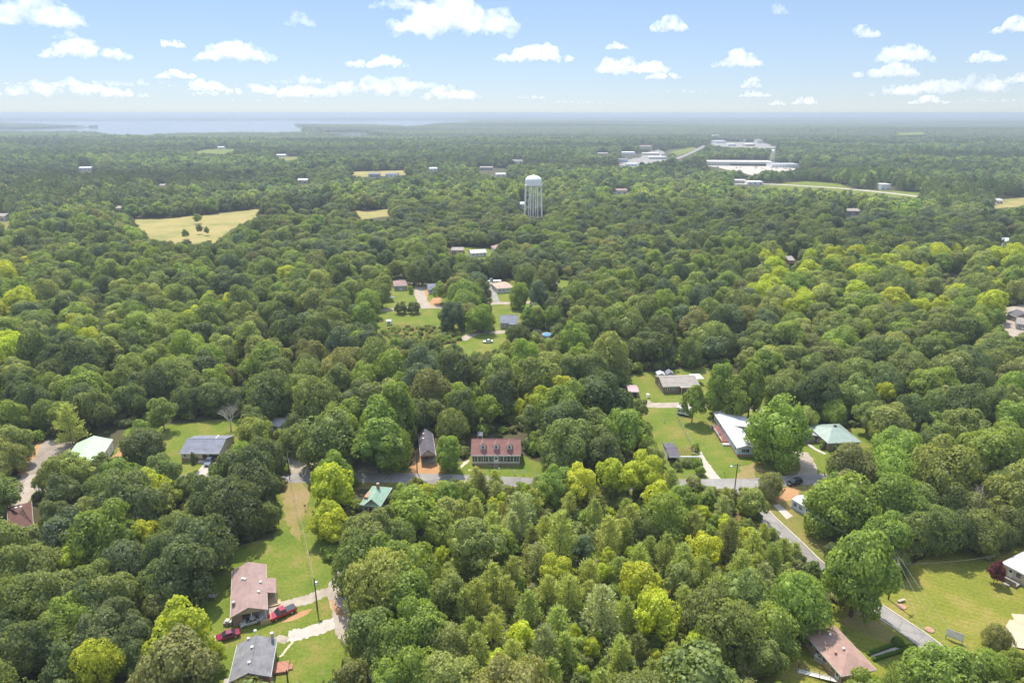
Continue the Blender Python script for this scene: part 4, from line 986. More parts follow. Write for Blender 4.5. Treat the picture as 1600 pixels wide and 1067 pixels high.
# ------------------------------------------------------------------ yard things
def lump(name, label, cat, px, py, build, rz=0, group=None):
    p = at(px, py); t = thing(name, label, cat, (p.x, p.y, .02), rz, group); build(t); return t
def gas(t):
    MB().tube((-1.4, 0, .85), (1.4, 0, .85), .48, n=16).build('tank', 'steel', t, smooth=False)
    MB().lathe([(.14, 1.3), (.14, 1.5), (.05, 1.55)], 10).build('valve_cap', 'steel', t)
    for x in (-.8, .8): MB().box(x - .1, -.4, 0, x + .1, .4, .45).build('leg', 'concrete', t)
lump('gas_tank', 'silver propane tank on legs at the corner of the mown lawn', 'gas tank', 1547, 873, gas, R_(35))
def board(t):
    MB().box(-1.5, -.06, .7, 1.5, .06, 2.2).build('panel', 'white', t)
    MB().box(-1.6, -.09, .62, 1.6, .09, .7).box(-1.6, -.09, 2.2, 1.6, .09, 2.28).build('frame', 'greywood', t)
    for x in (-1.4, 1.4): MB().box(x - .07, -.07, 0, x + .07, .07, .62).build('post', 'greywood', t)
lump('sign_board', 'blank white sign board standing on the mown lawn near the narrow road', 'sign', 1490, 1001, board, R_(-38))
def bench(t):
    MB().box(-1.0, -.25, .4, 1.0, .25, .5).build('seat', 'concrete', t)
    for x in (-.7, .7): MB().box(x - .12, -.22, 0, x + .12, .22, .4).build('leg', 'concrete', t)
lump('stone_bench', 'white concrete bench near the shaded roadside of the mown lawn', 'bench', 1408, 940, bench, R_(20))
def cover(t):
    MB().lathe([(.9, 0), (.9, .15), (.7, .2), (.1, .22)], 16).build('lid', 'rust', t)
lump('well_cover', 'rusty round lid in the bare patch of the mown lawn', 'lid', 1452, 984, cover)
lump('well_cover', 'dark round lid near the white concrete bench', 'lid', 1409, 948, cover)
def ramp_(t):
    MB().prism([(0, -.6, .0), (0, -.6, .06), (9.5, -.6, .85), (9.5, -.6, .75)], (0, 1.2, 0)).build('deck', 'offwhite', t)
    for q in (-.6, .6):
        MB().tube((0, q, 1.0), (9.5, q, 1.8), .04, n=6).build('handrail', 'black', t); MB().tube((0, q, .6), (9.5, q, 1.4), .03, n=6).build('handrail', 'black', t)
        for k in range(6):
            x = .1 + k * 1.85; MB().tube((x, q, 0), (x, q, 1.0 + x * .084), .05, n=6).build('post', 'black', t)
a = at(1246, 1047); b = at(1298, 1063)
tr = thing('wheelchair_ramp', 'pale wheelchair ramp with black handrails leading to the tan bungalow', 'ramp', (a.x, a.y, .02), math.atan2((b - a).y, (b - a).x)); ramp_(tr)
def unit(t):
    MB().box(-.9, -.5, 0, .9, .5, 1.2).build('cabinet', 'offwhite', t, bevel=.05)
    MB().lathe([(.4, 1.2), (.4, 1.26), (.05, 1.27)], 14).build('fan_grille', 'dark', t)
    MB().box(-.7, -.53, .3, .7, -.505, 1.0).build('vent_panel', 'steel', t)
lump('air_conditioner', 'white outdoor air conditioner against the wall of the tan bungalow', 'air conditioner', 1280, 1033, unit, R_(-48))
strip('path', [(1362, 1026), (1385, 1019), (1412, 1010)], 1.5, 'concrete', G3, 0, block=False)
def letterbox(t):
    MB().tube((0, 0, 0), (0, 0, 1.05), .05, n=6).build('post', 'wood', t)
    MB().prism([(-.13, -.25, 1.05), (.13, -.25, 1.05), (.13, -.25, 1.2), (.08, -.25, 1.28), (-.08, -.25, 1.28), (-.13, -.25, 1.2)], (0, .5, 0)).build('box', 'black', t)
    MB().box(.14, -.1, 1.15, .16, -.06, 1.4).build('flag', 'carred', t)
lump('mailbox', 'black mailbox beside the round clipped bush and narrow road', 'mailbox', 1427, 1013, letterbox, R_(-40))
lump('mailbox', 'dark mailbox on the verge of the dormered house', 'mailbox', 765, 741, letterbox)
lump('mailbox', 'mailbox at the lawn edge near the lamp pole', 'mailbox', 1131, 744, letterbox)
def marker(t):
    MB().box(-.2, -.03, .5, .2, .03, 1.5).build('panel', 'white', t); MB().tube((0, .06, 0), (0, .06, 1.5), .04, n=6).build('post', 'steel', t)
lump('yard_sign', 'small white sign in the middle of the dormered house lawn', 'sign', 780, 738, marker)
lump('yard_sign', 'white sign leftmost of two at the right of the dormered house lawn', 'sign', 804, 742, marker)
lump('yard_sign', 'white sign rightmost of two at the right of the dormered house lawn', 'sign', 817, 742, marker)
lump('yard_sign', 'small white marker standing in the upper right hand lawn', 'sign', 1038, 660, marker)
lump('yard_sign', 'dark marker post in the dry grass strip', 'sign', 477, 797, lambda t: (MB().tube((0, 0, 0), (0, 0, 1.6), .06, n=6).build('post', 'pole', t), MB().box(-.3, -.03, 1.2, .3, .03, 1.7).build('panel', 'rust', t)))
def dish(t):
    MB().tube((0, 0, 0), (0, 0, 1.6), .08, n=8).build('post', 'steel', t)
    MB().lathe([(.2, 1.5), (.9, 1.8), (1.3, 2.4), (1.25, 2.45), (.8, 1.95), (.05, 1.7)], 18).build('dish', 'white', t)
lump('satellite_dish', 'white satellite dish on the grass below the pinkish brown roof', 'dish', 613, 471, dish)
def playset(t):
    for x in (-1.6, 1.6):
        for q in (-.9, .9): MB().tube((x, q, 0), (x, 0, 2.3), .06, n=6).build('leg', 'redwood', t)
    MB().tube((-1.6, 0, 2.3), (1.6, 0, 2.3), .07, n=6).build('beam', 'redwood', t)
    for x in (-.7, .5):
        MB().box(x - .25, -.12, .5, x + .25, .12, .56).tube((x - .2, 0, .56), (x - .2, 0, 2.3), .015, n=4).tube((x + .2, 0, .56), (x + .2, 0, 2.3), .015, n=4).build('swing', 'redwood', t)
    MB().box(1.0, -.9, 2.3, 2.4, .9, 2.4).build('canopy', 'white', t)
lump('swing_set', 'red wooden swing set in the shade above the long white roofed house', 'swing set', 1117, 654, playset)
def bin_(t):
    MB().box(-.35, -.35, .1, .35, .35, 1.1).build('body', 'bin', t, bevel=.05); MB().box(-.38, -.4, 1.1, .38, .38, 1.18).build('lid', 'bin', t)
    for q in (-.3, .3): MB().tube((q - .04, .35, .12), (q + .04, .35, .12), .12, n=10).build('wheel', 'rubber', t)
lump('wheelie_bin', 'green wheelie bin beside the porch of the long white roofed house', 'bin', 1123, 682, bin_)
lump('wheelie_bin', 'dark bin at the kerb beside the small hedge', 'bin', 1094, 744, bin_)
def statue(t):
    MB().lathe([(.5, 0), (.5, .3), (.2, .4), (.16, 1.1), (.6, 1.25), (.65, 1.35), (.1, 1.36)], 16).build('basin', 'white', t); MB().lathe([(.05, 1.36), (.12, 1.6), (.03, 1.9)], 8).build('finial', 'white', t)
lump('bird_bath', 'white bird bath at the end of the gravel lane near the pink shed', 'bird bath', 1012, 621, statue)
def poolb(t):
    MB().lathe([(2.2, 0), (2.2, 1.2), (2.35, 1.25), (2.1, 1.25), (2.0, 1.1)], 28).build('wall', 'paleblue', t); MB().lathe([(2.0, 1.0), (2.0, 1.12)], 28).build('water', 'pool', t)
lump('swimming_pool', 'round blue above ground pool right of the grey porch house', 'pool', 855, 526, poolb)
def junk(t):
    MB().box(-.9, -.4, .0, .1, .5, .7).build('crate', 'greywood', t); MB().tube((.5, 0, 0), (.5, 0, .9), .3, n=12).build('drum', 'steel', t); MB().box(-.5, -.3, .7, .3, .5, 1.2).build('carton', 'offwhite', t)
lump('junk_pile', 'heap of grey odds and ends at the left corner of the open carport', 'junk', 357, 976, junk)
lump('garden_table', 'grey garden table in the shade left of the mauve roofed house', 'table', 332, 935, lambda t: (MB().box(-.9, -.5, .68, .9, .5, .75).build('top', 'greywood', t), [MB().box(x, y, 0, x + .08, y + .08, .68).build('leg', 'greywood', t) for x in (-.85, .77) for y in (-.45, .37)]))
st = [at(439 + (457 - 439) * k / 11, 1025 + (1003 - 1025) * k / 11) for k in range(12)]
for k, p in enumerate(st):
    o = MB().lathe([(.26, 0), (.28, .04), (.2, .06)], 9).build('stepping_stone', 'sand'); o.location = (p.x + rng.uniform(-.1, .1), p.y, .015)
    tag(o, 'pale stepping stone in the curved row leading to the brick porch', 'stepping stone', 'stepping stones to the brick porch')
# fences
def fence(label, px, H, mat, nrail=2, step=2.4):
    P = smooth_path(px, 0, 6); t = thing('fence', label, 'fence', P[0]); o = P[0]; rails = MB()
    acc = 0; last = None
    for p, q in zip(P, P[1:]):
        for k in range(nrail): rails.tube(p - o + Vector((0, 0, H * (k + 1) / nrail - .08)), q - o + Vector((0, 0, H * (k + 1) / nrail - .08)), .03, n=4)
        L = (q - p).length; s = 0
        while acc <= L:
            c = p.lerp(q, acc / L) - o; MB().tube(c, c + Vector((0, 0, H)), .05, n=6).build('post', mat, t); acc += step
        acc -= L
    rails.build('rail', mat, t)
fence('wire fence with thin posts dividing the right hand lawn', [(1056, 648), (1066, 668), (1078, 690), (1084, 700)], 1.2, 'greywood', 3, 3.0)
fence('dark rail fence along the road below the hedge', [(1064, 745), (1080, 745.5), (1096, 746)], .8, 'greywood', 2, 2.5)
fence('low orange and grey barrier by the clay patch under the big tree', [(1228, 742), (1240, 741), (1253, 741)], .9, 'rust', 2, 2.5)
fence('grey fence rail below the narrow dark roofed house', [(688, 737), (700, 737.5), (710, 738)], .9, 'greywood', 2, 2.0)
# ------------------------------------------------------------------ foliage meshes
def npmesh(name, V, Fq, Ft, mat):
    """V: (n,3); Fq: quads; Ft: triangles"""
    me = bpy.data.meshes.new(name)
    nq, ntr = len(Fq), len(Ft)
    me.vertices.add(len(V)); me.vertices.foreach_set('co', np.asarray(V, np.float32).ravel())
    me.loops.add(nq * 4 + ntr * 3); me.polygons.add(nq + ntr)
    li = np.concatenate([np.asarray(Fq, np.int32).ravel(), np.asarray(Ft, np.int32).ravel()]) if ntr else np.asarray(Fq, np.int32).ravel()
    me.loops.foreach_set('vertex_index', li.astype(np.int32))
    st = np.concatenate([np.arange(nq) * 4, nq * 4 + np.arange(ntr) * 3]).astype(np.int32)
    me.polygons.foreach_set('loop_start', st)
    me.update(calc_edges=True); me.validate(); me.materials.append(MAT[mat]); return me

def cards(rs, C, Nn, size, aspect=1.0, axis=None):
    """one leafy quad per centre, facing Nn"""
    n = len(C); Nn = Nn / np.linalg.norm(Nn, axis=1, keepdims=True)
    r = rs.normal(size=(n, 3)) if axis is None else axis
    t = np.cross(Nn, r); t /= np.linalg.norm(t, axis=1, keepdims=True) + 1e-9
    b = np.cross(Nn, t)
    s = size[:, None] * 0.5; k = rs.uniform(.7, 1.2, (n, 1))
    # a kite rather than a square keeps the outline leafy
    v = np.stack([C - t * s * k, C - b * s * aspect, C + t * s * k * .9, C + b * s * aspect], 1)
    v[:, 1] += Nn * s * .35; v[:, 3] += Nn * s * .2
    return v.reshape(-1, 3), np.arange(n * 4).reshape(n, 4)

bm_ = bmesh.new(); bmesh.ops.create_icosphere(bm_, subdivisions=2, radius=1.0)
ICO = np.array([v.co[:] for v in bm_.verts]); ICOF = np.array([[v.index for v in f.verts] for f in bm_.faces]); bm_.free()
bm_ = bmesh.new(); bmesh.ops.create_icosphere(bm_, subdivisions=1, radius=1.0)
ICO1 = np.array([v.co[:] for v in bm_.verts]); ICO1F = np.array([[v.index for v in f.verts] for f in bm_.faces]); bm_.free()

def crown(name, seed, R, H, nl, nq, size, low=.12, peak=0.0, wild=.22, subs=16, mat='leaf', spread=.34):
    """lobed crown: big lobes, each with smaller tufts of leaf sprays"""
    rs = np.random.RandomState(seed)
    zc = H * (low + (1 - low) * .46); a = H * (1 - low) * .5
    L = [(np.array([0, 0, zc + a * .1]), R * .74)]
    g = math.pi * (3 - 5 ** .5); off = rs.uniform(0, 6.28)
    for i in range(nl):
        z = 1 - (i + .5) / nl * (1.8 if low < .05 else 1.55)
        rr = math.sqrt(max(0, 1 - z * z)); th = i * g + off + rs.uniform(-.3, .3)
        d = np.array([rr * math.cos(th), rr * math.sin(th), z])
        if peak and z > 0: d[:2] *= (1 - peak * z)
        k = rs.uniform(1 - wild, 1 + wild)
        p = np.array([0, 0, zc]) + d * np.array([R * .64, R * .64, a * .68]) * k
        L.append((p, R * rs.uniform(.32, .52) * (1 - peak * max(0, z) * .5)))
    LC = np.array([l[0] for l in L]); LR = np.array([l[1] for l in L])
    Cs, Ns = [], []; VV, FT = [], []; base = 0
    w = LR ** 2 / (LR ** 2).sum()
    for i, (p, r) in enumerate(L):
        n = int(nq * w[i] * 1.7)
        sd = rs.normal(size=(subs, 3)); sd[:, 2] += .35; sd /= np.linalg.norm(sd, axis=1, keepdims=True)
        sr = rs.uniform(.86, 1.14, subs)
        k = rs.randint(0, subs, n)
        d = sd[k] + rs.normal(size=(n, 3)) * spread; d /= np.linalg.norm(d, axis=1, keepdims=True)
        al = (d * sd[k]).sum(1)
        rad = r * sr[k] * (0.80 + .22 * np.clip(al, 0, 1) ** 2) + rs.normal(size=n) * r * .05
        q = p + d * rad[:, None] * np.array([1, 1, .88])
        nn = d + rs.normal(size=(n, 3)) * .42; nn[:, 2] += .15
        dist = np.linalg.norm((q[:, None] - LC[None]) / np.array([1, 1, .88]), axis=2) / LR[None]
        dist[:, i] = 9
        ok = (dist.min(1) > .74) & (q[:, 2] > H * low * .5)
        Cs.append(q[ok]); Ns.append(nn[ok])
        v = ICO1 * (1 + rs.uniform(-.1, .1, (len(ICO1), 1))) * r * .60 * np.array([1, 1, .88]) + p
        VV.append(v); FT.append(ICO1F + base); base += len(v)
    C = np.concatenate(Cs); Nn = np.concatenate(Ns)
    if len(C) > nq:
        s = rs.permutation(len(C))[:nq]; C, Nn = C[s], Nn[s]
    cv, cf = cards(rs, C, Nn, size * rs.uniform(.65, 1.35, len(C)))
    V = np.concatenate(VV + [cv])
    V[:, :2] *= R / np.percentile(np.hypot(V[:, 0], V[:, 1]), 98.5); z0 = min(0, H * low - V[:, 2].min() - .3); V[:, 2] += 0
    V[:, 2] *= np.where(V[:, 2] > 0, H / np.percentile(V[:, 2], 99.7), 1)
    return npmesh(name, V, cf + base, np.concatenate(FT), mat)

def trunk(name, seed, H, low, r, nbr=7, spread=.5, R=5):
    rs = random.Random(seed); mb = MB()
    top = H * .72; seg = 4; p = Vector((0, 0, -.2)); pts = [p]
    for k in range(1, seg + 1): pts.append(Vector((rs.uniform(-.25, .25) * k / 2, rs.uniform(-.25, .25) * k / 2, top * k / seg)))
    for k in range(seg): mb.tube(pts[k], pts[k + 1], r * (1 - .2 * k), r * (1 - .2 * (k + 1)), 8)
    for k in range(nbr):
        t = rs.uniform(.25, .95); i = min(seg - 1, int(t * seg)); b = pts[i].lerp(pts[i + 1], t * seg - i)
        a = k * 2.4 + rs.uniform(-.4, .4); e = b + Vector((math.cos(a) * R * spread, math.sin(a) * R * spread, H * .16))
        m = b.lerp(e, .5) + Vector((0, 0, -.3)); mb.tube(b, m, r * .42, r * .28, 6); mb.tube(m, e, r * .28, r * .1, 6)
    return mb.mesh(name, 'bark')

def pine(name, seed, H, R, nq, size, low=.12, trunkname=None):
    rs = np.random.RandomState(seed); C, Nn, Ax = [], [], []
    mb = MB(); mb.tube((0, 0, -.2), (0, 0, H * .55), .17, .11, 7); mb.tube((0, 0, H * .55), (0, 0, H * .97), .11, .03, 6)
    nw = 13; per = nq // (nw * 6)
    for k in range(nw):
        f = k / (nw - 1); z = H * (low + (1 - low) * f * .95); ln = R * (1 - f) ** .62 * rs.uniform(.85, 1.12) + .35
        nb = 6 if f < .8 else 4
        for j in range(nb):
            if rs.rand() < .08: continue
            a = j * 6.283 / nb + k * .9 + rs.uniform(-.3, .3); up = .25 + .75 * f
            d = np.array([math.cos(a), math.sin(a), up]); l2 = ln * rs.uniform(.7, 1.15)
            e = np.array([0, 0, z]) + d * l2
            mb.tube((0, 0, z), tuple(e), .035, .012, 4)
            m = max(4, int(per * (.5 + .7 * (1 - f))))
            t = 1 - rs.rand(m) ** 1.5 * .75
            p = np.array([0, 0, z]) + d * (l2 * t)[:, None] + rs.normal(size=(m, 3)) * .20 * (1 + ln * .16)
            ax = d + rs.normal(size=(m, 3)) * .6; ax[:, 2] += .5
            ax /= np.linalg.norm(ax, axis=1, keepdims=True)
            n = np.cross(ax, rs.normal(size=(m, 3)))
            C.append(p); Nn.append(n); Ax.append(ax)
    C = np.concatenate(C); Nn = np.concatenate(Nn); Ax = np.concatenate(Ax)
    sz = size * rs.uniform(.7, 1.3, len(C))
    Nn /= np.linalg.norm(Nn, axis=1, keepdims=True)
    b = np.cross(Nn, Ax); s = sz[:, None] * .5
    v = np.stack([C - Ax * s, C + b * s * .34, C + Ax * s, C - b * s * .34], 1).reshape(-1, 3)
    f = np.arange(len(C) * 4).reshape(-1, 4)
    return npmesh(name, v, f, np.zeros((0, 3), int), 'needle'), mb.mesh(name + '_trunk', 'bark')

# kinds of tree, built once in metres: (crown mesh, trunk mesh, R, H)
BROAD = []
for i, (R, H, nl, pk, low) in enumerate([(7.0, 15, 15, 0, .03), (6.6, 14, 12, .1, .04), (7.4, 14, 18, 0, .02), (6.0, 15.5, 13, .35, .02), (7.0, 16, 20, .15, .03), (6.8, 13, 10, 0, .07), (5.6, 15, 11, .55, .0), (7.6, 15, 22, 0, .04)]):
    BROAD.append((crown('broadleaf_crown', 100 + i, R, H, nl, 7600, .52, low, pk), trunk('broadleaf_trunk', 200 + i, H, low, .34, R=R), R, H))
LOOSE = [(crown('loose_crown', 150 + i, 5.5, 12, 9 + i, 4200, .5, .15, .2, .3, 9, spread=.28), trunk('loose_trunk', 250 + i, 12, .15, .24, R=5.5), 5.5, 12) for i in range(3)]
PINE = [(*pine('pine_crown', 300 + i, 10, 2.9, 4200, .62), 2.9, 10) for i in range(4)]
BUSH = [crown('bush_crown', 400 + i, 1.5, 2.2, 7, 700, .34, .02, 0, .25, 8) for i in range(3)]
MIDB = [(crown('far_crown', 500 + i, R, H, nl, 820, 1.35, .06, pk, subs=9), R, H) for i, (R, H, nl, pk) in enumerate([(7, 15, 13, 0), (6.5, 14, 11, .15), (7.3, 14.5, 16, 0), (6, 15.5, 11, .4), (6.8, 13.5, 9, 0)])]
MIDP = [(pine('far_pine', 600 + i, 14, 3.4, 700, 1.3, .2)[0], 3.4, 14) for i in range(2)]

def patch(seed):
    """a block of distant woodland, 150 m square"""
    rs = np.random.RandomState(seed); V, Ft = [], []; b = 0
    for i in range(150):
        x, y = rs.uniform(-75, 75, 2); R = rs.uniform(4.5, 8); H = rs.uniform(11, 18)
        v = ICO1 * np.array([R, R, H * .48]) * (1 + rs.uniform(-.22, .22, (len(ICO1), 1))) + np.array([x, y, H * .52])
        V.append(v); Ft.append(ICO1F + b); b += len(v)
    return npmesh('woodland_block', np.concatenate(V), np.zeros((0, 4), int), np.concatenate(Ft), 'leaf')
PATCH = [patch(700 + i) for i in range(4)]

# ------------------------------------------------------------------ where trees stand
TINT = {'dark': (.150, .190, .070), 'mid': (.215, .262, .078), 'light': (.305, .35, .10), 'lime': (.44, .49, .05), 'olive': (.250, .265, .095),
        'blue': (.155, .205, .105), 'brown': (.42, .30, .21), 'red': (.18, .04, .06), 'pine': (.39, .445, .135), 'pgrey': (.38, .435, .205), 'yellow': (.47, .45, .06), 'grn': (.25, .33, .065)}
WORD = {'dark': 'dark green', 'mid': 'mid green', 'light': 'light green', 'lime': 'bright lime green', 'olive': 'olive brown', 'blue': 'bluish green', 'brown': 'dry brown', 'red': 'dark red', 'pine': 'olive green', 'pgrey': 'grey green', 'yellow': 'yellow', 'grn': 'fresh green'}
def jit(c, r, a=.14):
    k = r.uniform(1 - a, 1 + a); return (c[0] * k * r.uniform(.93, 1.07), c[1] * k, c[2] * k * r.uniform(.9, 1.1))

# visible ground, roofs and roads of the photograph: no crown may cover these
VIS = [
 [(398, 331.5), (515, 329), (515, 331.4), (400, 334)],
 [(562, 760), (580, 756), (596, 756), (596, 780), (592, 792), (572, 788)],
 [(446, 738), (478, 740), (480, 762), (474, 800), (477, 832), (490, 868), (512, 888), (516, 908), (536, 928), (541, 985), (531, 1010), (527, 1035), (497, 1067), (352, 1067), (356, 1040), (364, 1002), (345, 985), (324, 965), (320, 945), (337, 920), (358, 892), (385, 876), (415, 878), (450, 862), (453, 838), (443, 815), (442, 785)],
 [(733, 684), (817, 684), (820, 715), (843, 728), (842, 752), (828, 757), (735, 755), (700, 752), (640, 757), (569, 754), (569, 738), (640, 739), (647, 720), (648, 710), (655, 708), (656, 683), (668, 680), (680, 684), (680, 700), (677, 735), (715, 742), (722, 722), (733, 715)],
 [(986, 602), (1000, 592), (1028, 582), (1054, 580), (1094, 591), (1060, 606), (1056, 630), (1058, 645), (1110, 650), (1125, 658), (1168, 663), (1168, 690), (1172, 706), (1182, 714), (1186, 730), (1182, 746), (1176, 760), (1148, 764), (1125, 763), (1068, 756), (1068, 745), (1050, 743), (1045, 707), (1040, 690), (1030, 665), (1018, 637), (1012, 622), (990, 615)],
 [(1264, 690), (1276, 673), (1338, 673), (1344, 690), (1300, 694), (1290, 715), (1268, 735), (1250, 745), (1236, 752), (1228, 744), (1256, 715)],
 [(1206, 785), (1236, 760), (1250, 764), (1240, 782), (1262, 806), (1252, 835), (1262, 850), (1283, 860), (1268, 885), (1200, 818)],
 [(1366, 945), (1385, 940), (1400, 922), (1440, 906), (1500, 882), (1530, 868), (1600, 870), (1600, 1005), (1578, 1008), (1575, 985), (1562, 974), (1545, 975), (1530, 985), (1525, 1003), (1478, 1012), (1440, 1016), (1400, 990)],
 [(1258, 985), (1305, 974), (1330, 962), (1362, 964), (1436, 1018), (1420, 1042), (1365, 1028), (1350, 1045), (1312, 1062), (1238, 1064), (1237, 1015)],
 [(106, 710), (122, 690), (146, 677), (178, 683), (178, 698), (200, 678), (207, 674), (195, 703), (188, 710), (150, 705)], [(62, 692), (116, 688), (104, 706), (62, 712), (44, 740), (40, 735)], [(20, 800), (36, 772), (52, 768), (48, 780), (22, 810)], [(12, 828), (22, 810), (38, 795), (58, 800), (54, 808), (34, 815), (20, 834)],
 [(258, 690), (258, 674), (368, 660), (370, 680), (357, 690), (352, 700), (335, 722), (312, 740), (285, 722), (280, 708)],
 [(592, 515), (604, 490), (640, 492), (682, 486), (688, 512), (735, 515), (735, 530), (700, 530), (660, 528), (610, 525)], [(617, 470), (620, 455), (652, 450), (660, 480), (650, 478)], [(616, 432), (634, 432), (634, 448), (616, 448)], [(655, 447), (662, 447), (666, 482), (690, 484), (684, 466), (670, 468)],
 [(769, 440), (803, 439), (803, 456), (795, 470), (800, 475), (767, 478)], [(780, 482), (798, 480), (810, 492), (810, 508), (784, 510), (778, 500)], [(726, 530), (738, 516), (778, 518), (782, 522), (768, 528), (768, 542), (740, 536)],
 [(210, 346), (394, 333), (398, 337), (372, 350), (332, 374), (242, 375), (226, 360)], [(558, 335), (608, 332), (602, 337), (566, 340)], [(705, 385), (724, 385), (724, 392), (705, 392)], [(736, 389), (742, 389), (742, 397), (762, 392), (762, 397), (736, 399)], [(851, 440), (872, 440), (872, 446), (851, 447)], [(845, 515), (862, 515), (862, 527), (845, 528)], [(1112, 258), (1240, 258), (1240, 266), (1112, 265)],
 [(1574, 486), (1600, 484), (1600, 520), (1585, 516)], [(1484, 424), (1496, 424), (1494, 438), (1482, 438)],
 [(299, 237), (350, 233), (366, 235), (345, 240)], [(535, 270), (640, 268.5), (648, 272), (622, 274), (575, 276)], [(430, 247), (466, 247), (452, 252)],
 [(973, 237), (992, 237), (992, 244), (1004, 239), (1030, 238), (1030, 243), (1042, 246), (1042, 250), (1014, 250), (1000, 246), (974, 244)], [(1001, 227), (1018, 227), (1018, 232), (1001, 232)], [(967, 250), (981, 250), (996, 256), (996, 261), (967, 257)], [(1030, 240), (1050, 233), (1082, 231), (1060, 240)],
 [(1107, 253), (1210, 253), (1250, 262), (1236, 264), (1200, 264), (1172, 274), (1150, 262), (1108, 260)], [(1112, 218), (1124, 214), (1150, 218), (1192, 221), (1218, 232), (1160, 231), (1110, 226)], [(1055, 247), (1098, 228), (1102, 230), (1062, 250)],
 [(1146, 283), (1170, 284), (1192, 285), (1250, 284), (1285, 286), (1320, 294), (1390, 302), (1430, 302), (1435, 308), (1400, 309), (1340, 302), (1270, 298), (1180, 292), (1150, 290)], [(1406, 206.5), (1440, 205.5), (1440, 210), (1406, 210)],
 [(1555, 316), (1572, 316), (1580, 320), (1600, 314), (1600, 320), (1580, 326), (1556, 322)], [(0, 336), (10, 338), (16, 348), (12, 356), (0, 356)],
 [(1375, 292), (1391, 292), (1391, 299), (1375, 299)], [(963, 298), (981, 298), (981, 304), (963, 305)], [(1322, 331), (1343, 331), (1343, 337), (1322, 337)], [(932, 239), (950, 239), (950, 244), (932, 244)], [(1231, 412), (1240, 412), (1240, 419), (1231, 419)], [(750, 262), (790, 262), (790, 277), (750, 270)], [(671, 263), (683, 263), (683, 268), (671, 268)], [(124, 263), (146, 263), (146, 267), (124, 267)], [(183, 328), (191, 328), (191, 334), (183, 334)], [(465, 283), (480, 283), (480, 288), (465, 288)]]
MW, MHt = 1900, 1300       # mask frame: px + 150, py
gx, gy = np.meshgrid(np.arange(MW) - 150 + .5, np.arange(MHt) + .5)
VM = np.zeros((MHt, MW), bool)
def fillpoly(M, pl):
    xs = [p[0] for p in pl]; ys = [p[1] for p in pl]
    x0, x1 = max(0, int(min(xs)) + 149), min(MW, int(max(xs)) + 152); y0, y1 = max(0, int(min(ys)) - 1), min(MHt, int(max(ys)) + 2)
    if x1 > x0 and y1 > y0: M[y0:y1, x0:x1] |= inpoly(pl, gx[y0:y1, x0:x1], gy[y0:y1, x0:x1])
for pl in VIS + EXTRA: fillpoly(VM, pl)
BM = np.zeros((MHt, MW), bool)
for pl in BLOCK: fillpoly(BM, [tuple(p) for p in pl])
TM = [np.zeros((MHt, MW), bool), np.zeros((MHt, MW), bool)]
fillpoly(TM[0], [(817, 274), (849, 274), (851, 336), (832, 338), (815, 326)]); fillpoly(TM[1], [(1200, 232), (1213, 232), (1213, 257), (1200, 257)])
def look(M, px, py):
    xi = (px + 150).astype(int); yi = py.astype(int)
    ok = (xi >= 0) & (xi < MW) & (yi >= 0) & (yi < MHt)
    r = np.zeros(px.shape, bool); r[ok] = M[yi[ok], xi[ok]]; return r
def projn(x, y, z):
    dz = z - HC; dep = y * CP - dz * SP; return CX + F * x / dep, CY - F * (y * SP + dz * CP) / dep, dep

def crown_clear(x, y, R, H):
    """False where the crown would cover ground, roofs or roads that the photograph shows"""
    bad = np.zeros(x.shape, bool)
    for dx, fz in [(0, 1.0)] + [(u * (.62, .9, 1.0, .95, .7)[k], fz_) for k, fz_ in enumerate((.92, .74, .5, .28, .1)) for u in (-1, -.75, -.5, -.25, 0, .25, .5, .75, 1)]:
        px, py, _ = projn(x + dx * R, y, fz * H); bad |= look(VM, px, py)
        for tm, q in zip(TM, (tw[0].y, tw2[0].y)): bad |= look(tm, px, py) & (y < q - 4)
    return ~bad

TREES = []      # dict: kind, colour, x, y, R, H, rank
def put(kind, col, cx, ytop, wpx, ybase=None, hk=1.0, sol=False):
    """a tree read off the photograph: crown centre, top row and crown width in pixels"""
    h = 14.0
    if ybase is None:
        for _ in range(6):
            p = at(cx, ytop, h); dep = proj(p)[2]; R = wpx * dep / F / 2
            h = {'b': max(5, min(19, R * 2.05)), 'l': max(4, min(18, R * 2.3)), 'p': max(5, min(16, R * 3.4)), 'u': max(1.2, min(6, R * 1.6))}[kind] * hk
        p = at(cx, ytop, h)
    else:
        p = at(cx, ybase); dep = proj(p)[2]; R = wpx * dep / F / 2
        for _ in range(30):
            yy = proj((p.x, p.y, h))[1]; h += (yy - ytop) * dep / F
    TREES.append(dict(kind=kind, col=col, x=p.x, y=p.y, R=R, H=max(1.0, h), spec=True, foot=ybase is not None))

